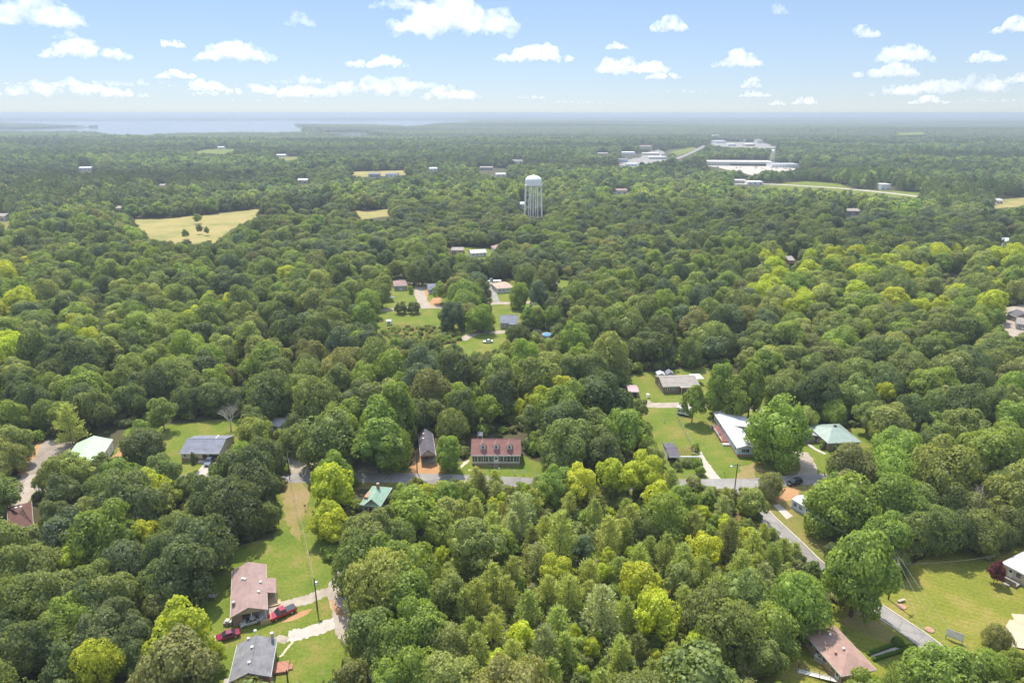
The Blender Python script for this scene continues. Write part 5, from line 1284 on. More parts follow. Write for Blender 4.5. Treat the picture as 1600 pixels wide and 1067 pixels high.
SPEC = """
b mid 68 623 52;p pine 104 637 40;b mid 142 607 66;b dark 172 618 44;b mid 202 598 56;l light 248 621 50;b dark 283 606 46;b dark 305 604 44;b dark 330 603 48;b dark 352 606 42;b dark 380 606 46;b dark 405 604 44
b light 387 655 44;b light 25 665 66;b light 2 684 60;b mid 12 738 74;b mid 76 712 62;b dark 92 740 66;l light 119 703 62;l mid 163 697 40;l grn 180 718 64;b mid 247 712 64;l lime 233 732 60;b dark 195 745 108;l light 253 757 52;l mid 288 740 44;b dark 328 742 88;b dark 374 688 100;b mid 352 722 64;b dark 396 720 90;b dark 415 684 72;b dark 420 735 62;b dark 360 752 96;b mid 423 786 44
b dark 415 578 86;b mid 491 589 86;b mid 433 555 58;b mid 476 563 56;b olive 526 546 66;b mid 562 592 48;b olive 605 593 58;b blue 653 570 68;b olive 698 559 52;b grn 736 600 44;l grn 762 618 48;b mid 714 639 56;b mid 678 624 46;b dark 645 621 62;l brown 726 626 20;l brown 615 642 20;b mid 511 641 108;l grn 587 651 92;b grn 612 672 68;b mid 456 665 50;l light 412 654 44
l lime 521 708 96;l grn 617 752 46;p pine 652 738 32;l grn 652 764 88;l grn 712 742 64;l light 698 780 66;l lime 512 780 58;l lime 668 742 36;l grn 742 752 50
b light 856 550 60;b mid 825 563 58;b mid 926 548 68;b dark 815 585 48;l lime 876 585 56;l lime 846 604 56;l lime 812 624 34;b dark 950 582 104;b mid 968 576 32;b dark 885 624 106;b mid 925 640 76;l grn 980 640 78;b mid 940 662 70;b mid 888 652 96;b mid 862 692 66;u grn 827 689 24;l mid 1000 624 34
l grn 1081 600 44 660;b grn 1121 568 48 648;b grn 1169 568 48 650;b grn 1142 588 56 655;b light 1017 541 76
b grn 862 727 60;l lime 905 728 62;l lime 957 718 60;l lime 988 726 50;l lime 1020 708 68;l lime 1030 750 56;l grn 1078 752 60;b grn 1043 768 86;p pine 1131 762 24 795;l light 1172 764 50 812;l grn 828 742 40
b grn 1215 624 98 722;b mid 1223 586 55;b dark 1283 575 78;b mid 1347 587 68;l lime 1387 598 34;l light 1362 626 48;b mid 1399 634 46;b dark 1428 618 68;b mid 1473 608 54;b dark 1516 600 70;b mid 1559 603 58;b mid 1590 603 50
b grn 1410 673 88;b olive 1337 692 80;b light 1478 687 116;b grn 1564 665 108;b light 1521 706 70;l grn 1316 715 48;b grn 1288 752 84;b grn 1320 737 112;b grn 1410 740 96;b mid 1580 732 70;b mid 1496 752 68;b mid 1340 764 86;b olive 1526 768 60;b mid 1440 757 66;b olive 1203 733 46
l lime 283 946 118;b olive 263 995 138;l lime 341 1002 44;b lime 142 1002 84;b grn 175 1017 50;l olive 245 924 54;b dark 298 845 112;b dark 336 812 106;b blue 187 844 76;l lime 218 813 58;l lime 162 823 42;l yellow 232 840 38;l lime 137 812 44;l lime 109 851 60;b blue 96 801 86;b mid 114 825 68;b mid 33 849 88;b mid 62 858 78;b mid 10 870 70;b mid 78 890 98;b mid 177 895 88;b dark 124 914 86;b mid 30 904 98;b grn 101 934 88;b dark 172 934 80;b grn 83 955 78;b dark 142 966 90;b dark 200 969 68;b dark 30 975 88;b dark 0 950 80;b mid 15 995 80;b dark 66 992 60;b dark 100 1005 80;b dark 215 1000 60;b mid 250 880 80;b mid 140 880 70
l lime 491 802 48;l lime 521 797 58;b mid 577 800 108;b mid 557 835 106;b mid 610 812 88;b grn 592 843 106;b grn 640 853 86;b light 597 860 126;b grn 628 886 106;b mid 572 893 88;b grn 653 886 60;b mid 572 949 88;b grn 656 941 106;b grn 615 972 90;b light 698 974 86;b grn 648 1012 98;b light 709 1030 116;l olive 541 1027 58;l lime 779 1018 48;l grn 605 1040 80
l light 739 812 96;l grn 779 820 58;p pine 721 853 38;l lime 691 853 40;l grn 690 800 70
p pine 876 800 58;p pine 853 807 34;p pgrey 809 770 46;l blue 909 835 44;p pine 952 807 42;p pine 977 810 34;b mid 1018 797 58;p pine 1043 835 38;l lime 1104 836 58;p olive 1142 812 46;p pine 1180 830 38;l lime 871 870 66;p pine 921 875 38;p pine 889 900 48;p pgrey 942 916 60;l lime 1002 882 74;l lime 1028 928 82;l light 1068 882 58;b mid 1167 895 88;b mid 1111 918 98;b mid 1149 940 108;l lime 1091 984 52;b mid 1180 988 60;p pine 825 924 46;l lime 815 972 52;p pine 873 949 50;p pgrey 851 979 50;p pine 883 989 42;l lime 932 982 26;l lime 926 999 32;p pine 972 997 48;p olive 997 992 38;p pine 1053 1005 38;p pgrey 1114 1032 44;l lime 1025 1015 30;l lime 990 1040 32;l lime 909 1040 28;p pine 969 1022 34;p pine 1020 1032 44;p pine 825 1045 52;p pine 820 1022 40;p pine 770 880 44;p pine 745 905 44;p pine 790 900 40;p pine 770 960 42;p pine 735 965 40;p pine 745 990 46;p pine 800 870 36;p pgrey 840 850 40;p pine 1085 800 40;p pine 930 780 34;p pine 985 790 40;p pine 1100 870 36;p pine 1070 850 40;p pine 1000 850 40;p pine 890 770 30;p pine 770 800 40;p pgrey 800 800 36;p pine 1210 850 36;p pine 1160 860 40;p pgrey 1195 880 38;p pine 1125 900 40;p pine 855 900 40;p pine 800 1000 40;p pine 940 1045 40;p pine 860 1030 44;p pine 1075 1040 40;p pine 760 1045 44;p pine 700 880 36;p pine 725 920 40
b grn 1329 831 112 962;b grn 1387 802 86;b mid 1377 822 68;b mid 1402 855 48;b mid 1440 800 70;b mid 1473 790 80;b dark 1500 800 70;b mid 1540 800 70;b mid 1590 790 60;b dark 1570 815 50;b grn 1263 908 106;b grn 1222 946 88;b mid 1210 1000 70;b grn 1349 1035 80;b grn 1466 1008 110;b grn 1504 1012 98;b grn 1554 1017 78;b grn 1595 1020 60;b grn 1420 1045 70;p pine 1205 825 20 846;p pine 1240 848 26 874;l light 1230 880 36;l grn 1195 930 60
b grn 210 662 36;b light 560 975 60
""".replace("\n", ";").split(";")
for q in SPEC:
    q = q.split()
    if len(q) >= 5: put(q[0], q[1], float(q[2]), float(q[3]), float(q[4]), float(q[5]) if len(q) > 5 else None)
# single trees whose foot can be seen
for a in (('b', 'dark', 228, 671, 66, 718), ('l', 'dark', 306, 706, 14, 734), ('l', 'red', 1552, 878, 30, 911), ('b', 'olive', 1553, 977, 50, 1020), ('b', 'grn', 701, 683, 48, 736), ('u', 'grn', 642, 446, 10, 459), ('b', 'blue', 707, 470, 46, 515), ('b', 'grn', 751, 476, 48, 520), ('b', 'grn', 729, 436, 64, 486),
          ('b', 'grn', 812, 440, 36, 482), ('b', 'blue', 842, 438, 36, 486), ('l', 'grn', 826, 478, 30, 516), ('l', 'grn', 310, 334, 15, 350), ('l', 'mid', 313, 351, 12, 366), ('l', 'mid', 291, 358, 12, 374), ('l', 'mid', 324, 354, 9, 368), ('u', 'dark', 627, 471, 22, 490), ('u', 'dark', 647, 471, 22, 490), ('l', 'grn', 690, 440, 30, 474), ('b', 'dark', 655, 405, 40, 446), ('b', 'dark', 690, 406, 42, 448),
          ('u', 'grn', 1085, 708, 18, 722), ('u', 'grn', 1090, 716, 18, 730), ('u', 'grn', 1094, 728, 18, 742), ('u', 'mid', 1072, 716, 18, 728), ('u', 'mid', 1058, 722, 16, 734), ('u', 'grn', 1086, 692, 16, 706), ('u', 'grn', 1304, 690, 16, 704), ('u', 'mid', 1286, 688, 16, 700), ('u', 'dark', 1158, 762, 12, 770)):
    put(*a)
NSPEC = len(TREES)
for t in TREES:
    if t['foot']: continue
    opts = []
    for sc in (1.0, .92, .85, .78):
        for rr in (0, 1.5, 3, 5, 7):
            for k in range(1 if rr == 0 else 8): opts.append((rr + (1 - sc) * 22, sc, rr * math.cos(k * .785), rr * math.sin(k * .785)))
    opts.sort()
    ox = np.array([t['x'] + o[2] for o in opts]); oy = np.array([t['y'] + o[3] for o in opts]); osc = np.array([o[1] for o in opts])
    ok = crown_clear(ox, oy, t['R'] * osc * .97, t['H'] * osc)
    i = int(np.argmax(ok)) if ok.any() else None
    if i is None: t['drop'] = True; continue
    t['x'], t['y'] = float(ox[i]), float(oy[i]); t['R'] *= opts[i][1]; t['H'] *= opts[i][1]
print('dropped', [(t['col'], round(t['x']), round(t['y'])) for t in TREES if t.get('drop')])
TREES = [t for t in TREES if not t.get('drop')]
GRIDC = {}
def cell(x, y): return int(math.floor(x / 12)), int(math.floor(y / 12))
for t in TREES: GRIDC.setdefault(cell(t['x'], t['y']), []).append(t)
def near_ok(x, y, R, k):
    cx, cy_ = cell(x, y)
    for i in (-2, -1, 0, 1, 2):
        for j in (-2, -1, 0, 1, 2):
            for t in GRIDC.get((cx + i, cy_ + j), ()):
                if (t['x'] - x) ** 2 + (t['y'] - y) ** 2 < (k * (t['R'] + R)) ** 2: return False
    return True
def inhouse(X, Y):
    r = np.zeros(X.shape, bool)
    for q in HOUSES: r |= inpoly(q, X, Y)
    return r
LOTW = [tuple(at(*p)[:2]) for p in [(640, 765), (720, 762), (850, 772), (1120, 785), (1215, 850), (1240, 900), (1190, 1000), (1060, 1100), (730, 1100), (700, 900), (660, 800)]]

def zone(px, py, x, y):
    """which species stand where: lime stands right of centre and on the left, darker oaks in the middle"""
    n = math.sin(x / 37 + 1) * math.sin(y / 53) + .6 * math.sin(x / 17 + y / 23) + .3 * math.sin(x / 131 - y / 90)
    r = rng.random() + n * .13
    if 1180 < px and 375 < py < 470: T = [('lime', .30), ('light', .62), ('grn', .8), ('mid', 1)]
    elif px < 480 and 400 < py < 560: T = [('lime', .12), ('light', .34), ('grn', .56), ('mid', .85), ('dark', 1)]
    elif px > 1200 and py > 470: T = [('light', .16), ('grn', .45), ('mid', .82), ('olive', .9), ('dark', 1)]
    elif 320 < py < 560: T = [('light', .10), ('grn', .26), ('mid', .58), ('olive', .66), ('dark', .86), ('blue', 1)]
    elif py <= 320: T = [('light', .16), ('grn', .3), ('mid', .6), ('olive', .68), ('dark', .88), ('blue', 1)]
    else: T = [('light', .12), ('grn', .34), ('mid', .66), ('dark', .9), ('olive', 1)]
    for c, v in T:
        if r < v: return c
    return T[-1][0]

def scatter(y0, y1, step, jitter, rk, Rr, Hr, dest):
    """trees on a shaken grid over the ground that the camera can see, with a margin at its sides"""
    xs, ys = [], []
    yy = y0
    while yy < y1:
        half = yy * .86 + 60; nx = int(2 * half / step)
        xs.append((np.arange(nx) - nx / 2) * step); ys.append(np.full(nx, yy)); yy += step
    X = np.concatenate(xs); Y = np.concatenate(ys)
    X = X + nr.uniform(-jitter, jitter, X.shape) * step; Y = Y + nr.uniform(-jitter, jitter, Y.shape) * step
    R = nr.uniform(*Rr, X.shape); H = R * nr.uniform(*Hr, X.shape)
    # stand height drifts over the land
    H = np.minimum(H, 21) * (1 + .16 * np.sin(X / 90 + 2) * np.sin(Y / 120) + .10 * np.sin(X / 31 - Y / 47))
    px, py, dep = projn(X, Y, 0 * X + hgt(X, Y))
    ok = ~look(BM, px, py) & ~inhouse(X, Y) & ~in_lake(X, Y) & crown_clear(X, Y, R * 1.02, H)
    # second try, smaller, where a clearing is near
    sm = ~ok & (nr.rand(len(X)) < .75); R2 = np.where(sm, R * .55, R); H2 = np.where(sm, H * .5, H)
    ok |= sm & ~look(BM, px, py) & ~inhouse(X, Y) & ~in_lake(X, Y) & crown_clear(X, Y, R2 * 1.02, H2)
    R, H = R2, H2
    for i in np.nonzero(ok)[0]:
        dest(float(X[i]), float(Y[i]), float(R[i]), float(H[i]), float(px[i]), float(py[i]))

# near woodland: every tree takes part in the choice of individuals below
def near_dest(x, y, R, H, px, py):
    if inpoly(LOTW, np.array([x]), np.array([y]))[0]: return
    if not near_ok(x, y, R, .55): return
    t = dict(kind='b' if rng.random() > .14 else 'l', col=zone(px, proj((x, y, H))[1], x, y), x=x, y=y, R=R, H=H, spec=False)
    TREES.append(t); GRIDC.setdefault(cell(x, y), []).append(t)
scatter(78, 480, 7.8, .42, 1, (4.4, 8.6), (1.75, 2.3), near_dest)
# young pines and saplings filling the overgrown lot
lx = [p[0] for p in LOTW]; ly = [p[1] for p in LOTW]
for _ in range(700):
    x, y = rng.uniform(min(lx), max(lx)), rng.uniform(min(ly), max(ly))
    if not inpoly(LOTW, np.array([x]), np.array([y]))[0]: continue
    k = 'p' if rng.random() < .45 else 'l'
    R = rng.uniform(1.7, 2.9) if k == 'p' else rng.uniform(1.2, 2.6)
    if not near_ok(x, y, R, .7): continue
    H = R * (rng.uniform(2.7, 3.8) if k == 'p' else rng.uniform(1.8, 2.6))
    px, py, _ = proj((x, y, 0))
    if look(BM, np.array([px]), np.array([py]))[0]: continue
    t = dict(kind=k, col=rng.choice(('pine', 'pine', 'pgrey', 'olive')) if k == 'p' else rng.choice(('lime', 'lime', 'lime', 'light', 'grn')), x=x, y=y, R=R, H=H, spec=False)
    TREES.append(t); GRIDC.setdefault(cell(x, y), []).append(t)

# ------------------------------------------------------------------ which trees show largest
RW, RH = 800, 534
ids = np.full((RH, RW), -1, int)
for i in sorted(range(len(TREES)), key=lambda i: -TREES[i]['y']):
    t = TREES[i]; px, py, dep = proj((t['x'], t['y'], t['H'] * .52)); t['px'], t['py'] = px, py
    a = t['R'] * F / dep / 2; b = t['H'] * .5 * F / dep / 2 * .95 + t['R'] * .25 * F / dep / 2
    x0, x1 = max(0, int(px / 2 - a)), min(RW, int(px / 2 + a) + 2); y0, y1 = max(0, int(py / 2 - b)), min(RH, int(py / 2 + b) + 2)
    if x1 <= x0 or y1 <= y0: continue
    X, Y = np.meshgrid(np.arange(x0, x1), np.arange(y0, y1))
    m = ((X + .5 - px / 2) / a) ** 2 + ((Y + .5 - py / 2) / b) ** 2 < 1
    ids[y0:y1, x0:x1][m] = i
cnt = np.bincount(ids[ids >= 0], minlength=len(TREES))
ysum = np.bincount(ids[ids >= 0], weights=np.repeat(np.arange(RH), RW).reshape(RH, RW)[ids >= 0], minlength=len(TREES))
xsum = np.bincount(ids[ids >= 0], weights=np.tile(np.arange(RW), RH).reshape(RH, RW)[ids >= 0], minlength=len(TREES))
for i, t in enumerate(TREES):
    t['n'] = int(cnt[i])
    if cnt[i]: t['px'], t['py'] = xsum[i] / cnt[i] * 2, ysum[i] / cnt[i] * 2
KN = {'b': 'broadleaf_tree', 'l': 'broadleaf_tree', 'p': 'pine_tree', 'u': 'bush'}
LIM = {'broadleaf_tree': 285, 'pine_tree': 120, 'bush': 60}
solo = []
for kn, lim in LIM.items():
    c = [t for t in TREES if KN[t['kind']] == kn and t['n'] > 12]
    c.sort(key=lambda t: -t['n'] - (40 if t['spec'] else 0)); solo += c[:lim]
solo_ids = {id(t) for t in solo}

# ------------------------------------------------------------------ labels that single each tree out
LM = [('the mauve roofed house', 390, 925), ('the grey shingle house', 390, 1030), ('the dormered house', 775, 705), ('the narrow dark roofed house', 668, 700), ('the green roofed cottage', 578, 772), ('the long white roofed house', 1145, 685), ('the teal green roof', 1312, 682), ('the hedge carport', 1062, 706), ('the tan roofed ranch house', 1064, 602), ('the mint green barn', 145, 695), ('the slate roofed house', 318, 702), ('the chocolate roofed house', 35, 812), ('the tan bungalow', 1310, 1010), ('the cream house', 1585, 890), ('the mobile home', 1262, 794), ('the white camper', 1068, 637), ('the lamp pole', 1147, 760), ('the transformer pole', 1388, 900), ('the dry grass strip', 465, 790), ('the leaning pole', 494, 935), ('the blue pool', 854, 524), ('the grey porch house', 795, 500), ('the pinkish roofed house', 625, 440), ('the peach roofed house', 788, 447), ('the dead bare tree', 361, 645), ('the white lawn sign', 1490, 998), ('the red leaved tree', 1552, 893), ('the pink shed', 991, 608), ('the dry yellow field', 290, 355), ('the concrete slab', 1222, 798), ('the white tiny shed', 607, 499), ('the clearing white sedan', 762, 535), ('the water tower', 833, 310)]
ORD = ['nearest', 'second', 'third', 'fourth', 'fifth', 'sixth', 'seventh', 'eighth', 'ninth', 'tenth', 'eleventh', 'twelfth'] + ['%dth' % k for k in range(13, 60)]
FIX = {(228, 'dark'): 'round dark green tree standing alone between the mint green barn and slate roofed house', (306, 'dark'): 'little slim tree on the lawn in front of the slate roofed house',
       (1552, 'red'): 'small dark red leaved tree at the corner of the cream house', (1553, 'olive'): 'round dark bush like tree alone on the mown lawn near the sand patch', (1215, 'grn'): 'huge spreading green yard tree right of the long white roofed house',
       (521, 'lime'): 'tall lime green tree between the dry grass strip and green roofed cottage', (1329, 'grn'): 'big green tree leaning over the narrow road above the tan bungalow', (701, 'grn'): 'round green tree between the narrow house and the dormered house'}
buckets = {}
for i, t in enumerate(solo):
    sz = ('large' if t['R'] > 6.2 else 'small' if t['R'] < (3 if t['kind'] == 'l' else 4.2) else 'medium') if KN[t['kind']] == 'broadleaf_tree' else ('tall' if t['H'] > 8 else 'short') if t['kind'] == 'p' else 'low'
    nm, lx_, ly_ = min(LM, key=lambda l: (l[1] - t['px']) ** 2 + (l[2] - t['py']) ** 2)
    dx, dy = t['px'] - lx_, (t['py'] - ly_) * 1.0
    if abs(dx) > abs(dy) * 2.2: dr = 'right of' if dx > 0 else 'left of'
    elif abs(dy) > abs(dx) * 2.2: dr = 'below' if dy > 0 else 'above'
    else: dr = ('below' if dy > 0 else 'above') + (' right of' if dx > 0 else ' left of')
    noun = {'b': 'broadleaf tree', 'l': 'loose crowned tree', 'p': 'young pine', 'u': 'bush'}[t['kind']]
    t['dist'] = math.hypot(dx, dy); t['key'] = (sz + ' ' + WORD[t['col']] + ' ' + noun, dr + ' ' + nm)
    buckets.setdefault(t['key'], []).append(t)
for (what, where), L in buckets.items():
    L.sort(key=lambda t: t['dist'])
    for k, t in enumerate(L):
        t['label'] = what + (', ' + where if len(L) == 1 else ', %s %s' % ('nearest' if k == 0 else ORD[k] + ' nearest', where))
GRP = {'broadleaf_tree': 'broadleaf trees of the near woodland and yards', 'pine_tree': 'young pines in the overgrown lot', 'bush': 'bushes around the yards'}
sx, sy = 0, 0
for t in solo:
    kn = KN[t['kind']]; k = rng.randrange(99)
    if t['kind'] == 'b':
        sh = t['H'] / t['R']; cands = sorted(BROAD, key=lambda b: abs(b[3] / b[2] - sh))[:5] if sh < 2.6 else [BROAD[6], BROAD[3]]
        c, tr_, R, H = cands[k % len(cands)]
    elif t['kind'] == 'l': c, tr_, R, H = LOOSE[k % 3]
    elif t['kind'] == 'p': c, tr_, R, H = PINE[k % 4]
    else: c, tr_, R, H = BUSH[k % 3], None, 1.5, 2.2
    key = [v for (q, col), v in FIX.items() if t['spec'] and abs(q - proj((t['x'], t['y'], t['H'] / 2))[0]) < 4 and col == t['col'] and (q != 1552 or t['kind'] == 'l')]
    lab = key[0] if key else t['label']
    if key: FIX = {a: b for a, b in FIX.items() if b != key[0]}
    e = thing(kn, lab, 'bush' if kn == 'bush' else 'tree', (t['x'], t['y'], 0), rng.uniform(0, 6.28), GRP[kn])
    s = t['R'] / R; sz = t['H'] / H
    e.scale = (s * rng.uniform(.93, 1.07), s * rng.uniform(.93, 1.07), sz)
    o = bpy.data.objects.new('crown' if tr_ else 'foliage', c); COL.objects.link(o); o.parent = e; o['tint'] = jit(TINT[t['col']], rng)
    if t['kind'] == 'b': o.location = (0, 0, -.08 * H); o.scale = (1, 1, 1.08)
    if tr_:
        o2 = bpy.data.objects.new('trunk', tr_); COL.objects.link(o2); o2.parent = e

# clipped bushes, hedges
def clipped(label, name, px, py, R, H):
    p = at(px, py); rs = np.random.RandomState(int(px)); n = 900
    d = rs.normal(size=(n, 3)); d /= np.linalg.norm(d, axis=1, keepdims=True); d[:, 2] = np.abs(d[:, 2]) ** .6
    C = d * np.array([R, R, H]); cv, cf = cards(rs, C, d + rs.normal(size=(n, 3)) * .3, np.full(n, .22))
    v = ICO * np.array([R * .93, R * .93, H * .93]); v[:, 2] = np.maximum(v[:, 2], 0)
    me = npmesh('clipped_bush', np.concatenate([v, cv]), cf + len(v), ICOF, 'leaf')
    o = bpy.data.objects.new(name, me); COL.objects.link(o); o.location = (p.x, p.y, 0); o['tint'] = (.13, .20, .02); tag(o, label, 'bush')
clipped('round clipped bush beside the path nearer the white lawn sign', 'clipped_bush', 1402, 1006, 1.15, 1.5)
clipped('wide clipped round bush next to the black mailbox', 'clipped_bush', 1421.5, 1020, 1.5, 1.5)
def hedge(label, a, b):
    A, B = at(*a), at(*b); L = (B - A).length; rs = np.random.RandomState(int(a[0])); n = int(L * 110)
    u = rs.rand(n) * L; s = rs.rand(n); v = np.where(s < .4, rs.uniform(-.3, .3, n), np.where(s < .7, -.32, .32)); z = np.where(s < .4, .62, rs.uniform(.05, .62, n))
    nn = np.stack([rs.normal(size=n) * .3, np.where(s < .4, 0, np.sign(v)), np.where(s < .4, 1.0, .2)], 1) + rs.normal(size=(n, 3)) * .25
    cv, cf = cards(rs, np.stack([u, v, z], 1), nn, np.full(n, .2))
    bx = np.array([(x, y, zz) for x in (0, L) for y in (-.28, .28) for zz in (0, .58)])
    bf = np.array([(0, 2, 3, 1), (4, 5, 7, 6), (0, 1, 5, 4), (2, 6, 7, 3), (1, 3, 7, 5)])
    me = npmesh('hedge', np.concatenate([bx, cv]), np.concatenate([bf, cf + 8]), np.zeros((0, 3), int), 'leaf')
    o = bpy.data.objects.new('hedge', me); COL.objects.link(o); o.location = A; o.rotation_euler = (0, 0, math.atan2((B - A).y, (B - A).x)); o['tint'] = (.11, .19, .02); tag(o, label, 'hedge')
hedge('clipped hedge on the far side of the path to the tan bungalow', (1355, 1023), (1398, 1008))
hedge('clipped hedge on the near side of the path to the tan bungalow', (1363, 1032), (1412, 1017))

# the dead tree by the slate roofed house
def dead(label, px, py, H):
    p = at(px, py); t = thing('dead_tree', label, 'tree', p); rs = random.Random(5)
    tr_ = MB(); br = MB()
    def grow(a, d, ln, r, lev, mb):
        b = a + d * ln; mb.tube(a, b, r, r * .62, 6 if lev < 2 else 4)
        if lev >= 5: return
        for k in range(3 if lev < 3 else 2):
            nd = (d + Vector((rs.gauss(0, .42), rs.gauss(0, .42), rs.gauss(.14, .22)))).normalized()
            grow(a.lerp(b, rs.uniform(.6, 1.0)), nd, ln * rs.uniform(.62, .8), r * .6, lev + 1, br)
    b0 = Vector((0, 0, -.2)); tr_.tube(b0, (0.1, 0, H * .3), .26, .2, 8)
    for k in range(7):
        a = k * .9; grow(Vector((.1, 0, H * rs.uniform(.18, .3))), Vector((math.cos(a) * .5, math.sin(a) * .5, 1)).normalized(), H * .26, .11, 1, br)
    tr_.build('trunk', 'deadwood', t); br.build('branches', 'deadwood', t)
dead('bare grey dead tree at the edge of the lawn behind the slate roofed house', 361, 672, 10.5)
dead('pale dead tree poking out of the wood beside the tall lime trees', 1527, 800, 9.0)

# ------------------------------------------------------------------ the rest of the woodland: one mass of trees, instanced
def lib(name, meshes):
    c = bpy.data.collections.new(name)
    for i, m in enumerate(meshes):
        o = bpy.data.objects.new('%s_%02d' % (name, i), m); c.objects.link(o)
    return c

def mass(name, coll, pts, label, cat):
    """pts: list of (x, y, z, idx, rot, sx, sz, tint)"""
    me = bpy.data.meshes.new(name); n = len(pts); me.vertices.add(n)
    me.vertices.foreach_set('co', np.array([p[:3] for p in pts], np.float32).ravel())
    def att(nm, typ, key, arr):
        a = me.attributes.new(nm, typ, 'POINT'); a.data.foreach_set(key, np.array(arr).ravel())
    att('kindno', 'INT', 'value', np.array([p[3] for p in pts], np.int32))
    att('turn', 'FLOAT_VECTOR', 'vector', np.array([(0, 0, p[4]) for p in pts], np.float32))
    att('size', 'FLOAT_VECTOR', 'vector', np.array([(p[5], p[5], p[6]) for p in pts], np.float32))
    att('tint', 'FLOAT_COLOR', 'color', np.array([(*p[7], 1) for p in pts], np.float32))
    o = bpy.data.objects.new(name, me); COL.objects.link(o)
    g = bpy.data.node_groups.new(name + '_scatter', 'GeometryNodeTree')
    g.interface.new_socket('Geometry', in_out='INPUT', socket_type='NodeSocketGeometry'); g.interface.new_socket('Geometry', in_out='OUTPUT', socket_type='NodeSocketGeometry')
    gi = g.nodes.new('NodeGroupInput'); go = g.nodes.new('NodeGroupOutput'); ip = g.nodes.new('GeometryNodeInstanceOnPoints'); ci = g.nodes.new('GeometryNodeCollectionInfo')
    ci.inputs['Collection'].default_value = coll; ci.inputs['Separate Children'].default_value = True; ci.inputs['Reset Children'].default_value = True
    def na(nm, typ):
        q = g.nodes.new('GeometryNodeInputNamedAttribute'); q.data_type = typ; q.inputs['Name'].default_value = nm; return q.outputs['Attribute']
    L = g.links.new
    L(gi.outputs[0], ip.inputs['Points']); L(ci.outputs[0], ip.inputs['Instance']); ip.inputs['Pick Instance'].default_value = True
    L(na('kindno', 'INT'), ip.inputs['Instance Index']); L(na('turn', 'FLOAT_VECTOR'), ip.inputs['Rotation']); L(na('size', 'FLOAT_VECTOR'), ip.inputs['Scale'])
    L(ip.outputs[0], go.inputs[0])
    m = o.modifiers.new('scatter', 'NODES'); m.node_group = g
    tag(o, label, cat, kind='stuff'); return o

NEAR = lib('near_kind', [b[0] for b in BROAD] + [b[0] for b in LOOSE] + [p[0] for p in PINE] + [m[0] for m in MIDB] + [m[0] for m in MIDP])
nB, nL, nP, nM = len(BROAD), len(LOOSE), len(PINE), len(MIDB)
pts = []
for t in TREES:
    if id(t) in solo_ids: continue
    if t['kind'] == 'b': i = rng.randrange(nB); R, H = BROAD[i][2:]
    elif t['kind'] == 'p': j = rng.randrange(nP); i = nB + nL + j; R, H = PINE[j][2:]
    else: j = rng.randrange(nL); i = nB + j; R, H = LOOSE[j][2:]
    pts.append((t['x'], t['y'], 0, i, rng.uniform(0, 6.28), t['R'] / R, t['H'] / H, jit(TINT[t['col']], rng)))
def far_dest(x, y, R, H, px, py):
    c = zone(px, proj((x, y, H))[1], x, y)
    d = math.hypot(x, y)
    pn = math.sin(x / 160 + 1.7) * math.sin(y / 210 + .4)
    if pn > .55 and rng.random() < .6: j = rng.randrange(2); i = nB + nL + nP + nM + j; RR, HH = MIDP[j][1:]; c = 'dark'; R *= .7; H *= 1.1
    elif d < 760: i = rng.randrange(nB); RR, HH = BROAD[i][2:]
    else: j = rng.randrange(nM); i = nB + nL + nP + j; RR, HH = MIDB[j][1:]
    z = float(hgt(np.array(x), np.array(y)))
    ff = min(1, max(0, (d - 450) / 900))      # bluish fade of distance painted into the leaf tint, darker farther out
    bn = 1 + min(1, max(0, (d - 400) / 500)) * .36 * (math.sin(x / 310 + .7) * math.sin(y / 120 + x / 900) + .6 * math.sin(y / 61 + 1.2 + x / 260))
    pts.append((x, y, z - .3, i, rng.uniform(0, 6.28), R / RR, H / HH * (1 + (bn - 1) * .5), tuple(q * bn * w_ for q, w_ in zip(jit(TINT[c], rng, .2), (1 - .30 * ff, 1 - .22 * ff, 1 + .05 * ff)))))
scatter(480, 760, 8.6, .45, 1, (4.6, 9.4), (1.65, 2.2), far_dest)
scatter(760, 1500, 9.6, .45, 1, (4.8, 9.6), (1.6, 2.2), far_dest)
scatter(1500, 2700, 11.5, .45, 1, (5.2, 9.2), (1.7, 2.2), far_dest)
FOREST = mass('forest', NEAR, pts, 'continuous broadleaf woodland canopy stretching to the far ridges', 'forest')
# distant woodland in blocks
bp_ = []
yy = 2640.0
WB = lib('woodland_block', PATCH)
while yy < 26000:
    st_ = 120 if yy < 9000 else 240
    sc_ = 1.0 if yy < 9000 else 2.0
    half = yy * .86 + 100
    xs = np.arange(-half, half, st_) + nr.uniform(-.3, .3) * st_
    Y = yy + nr.uniform(-.35, .35, len(xs)) * st_
    e = 62 * sc_
    bad = np.zeros(len(xs), bool)
    for dx in (-1, -.5, 0, .5, 1):
        for dy in (-1, 0, 1): bad |= in_lake(xs + dx * e, Y + dy * e)
    px, py, _ = projn(xs, Y, hgt(xs, Y) + 12); bad |= look(VM, px, py)
    for x, y, b in zip(xs, Y, bad):
        if b: continue
        n = math.sin(x / 900 + .5) * math.sin(y / 310 + 1.1) + .7 * math.sin(x / 1300 + y / 170)
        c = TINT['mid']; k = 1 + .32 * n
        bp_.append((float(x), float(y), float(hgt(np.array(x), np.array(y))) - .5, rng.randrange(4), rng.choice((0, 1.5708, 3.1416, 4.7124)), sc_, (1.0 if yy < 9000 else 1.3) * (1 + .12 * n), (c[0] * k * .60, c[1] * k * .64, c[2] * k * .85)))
    yy += st_
DFOREST = mass('distant_forest', WB, bp_, 'hazy woodland reaching from the far town to the horizon', 'forest')
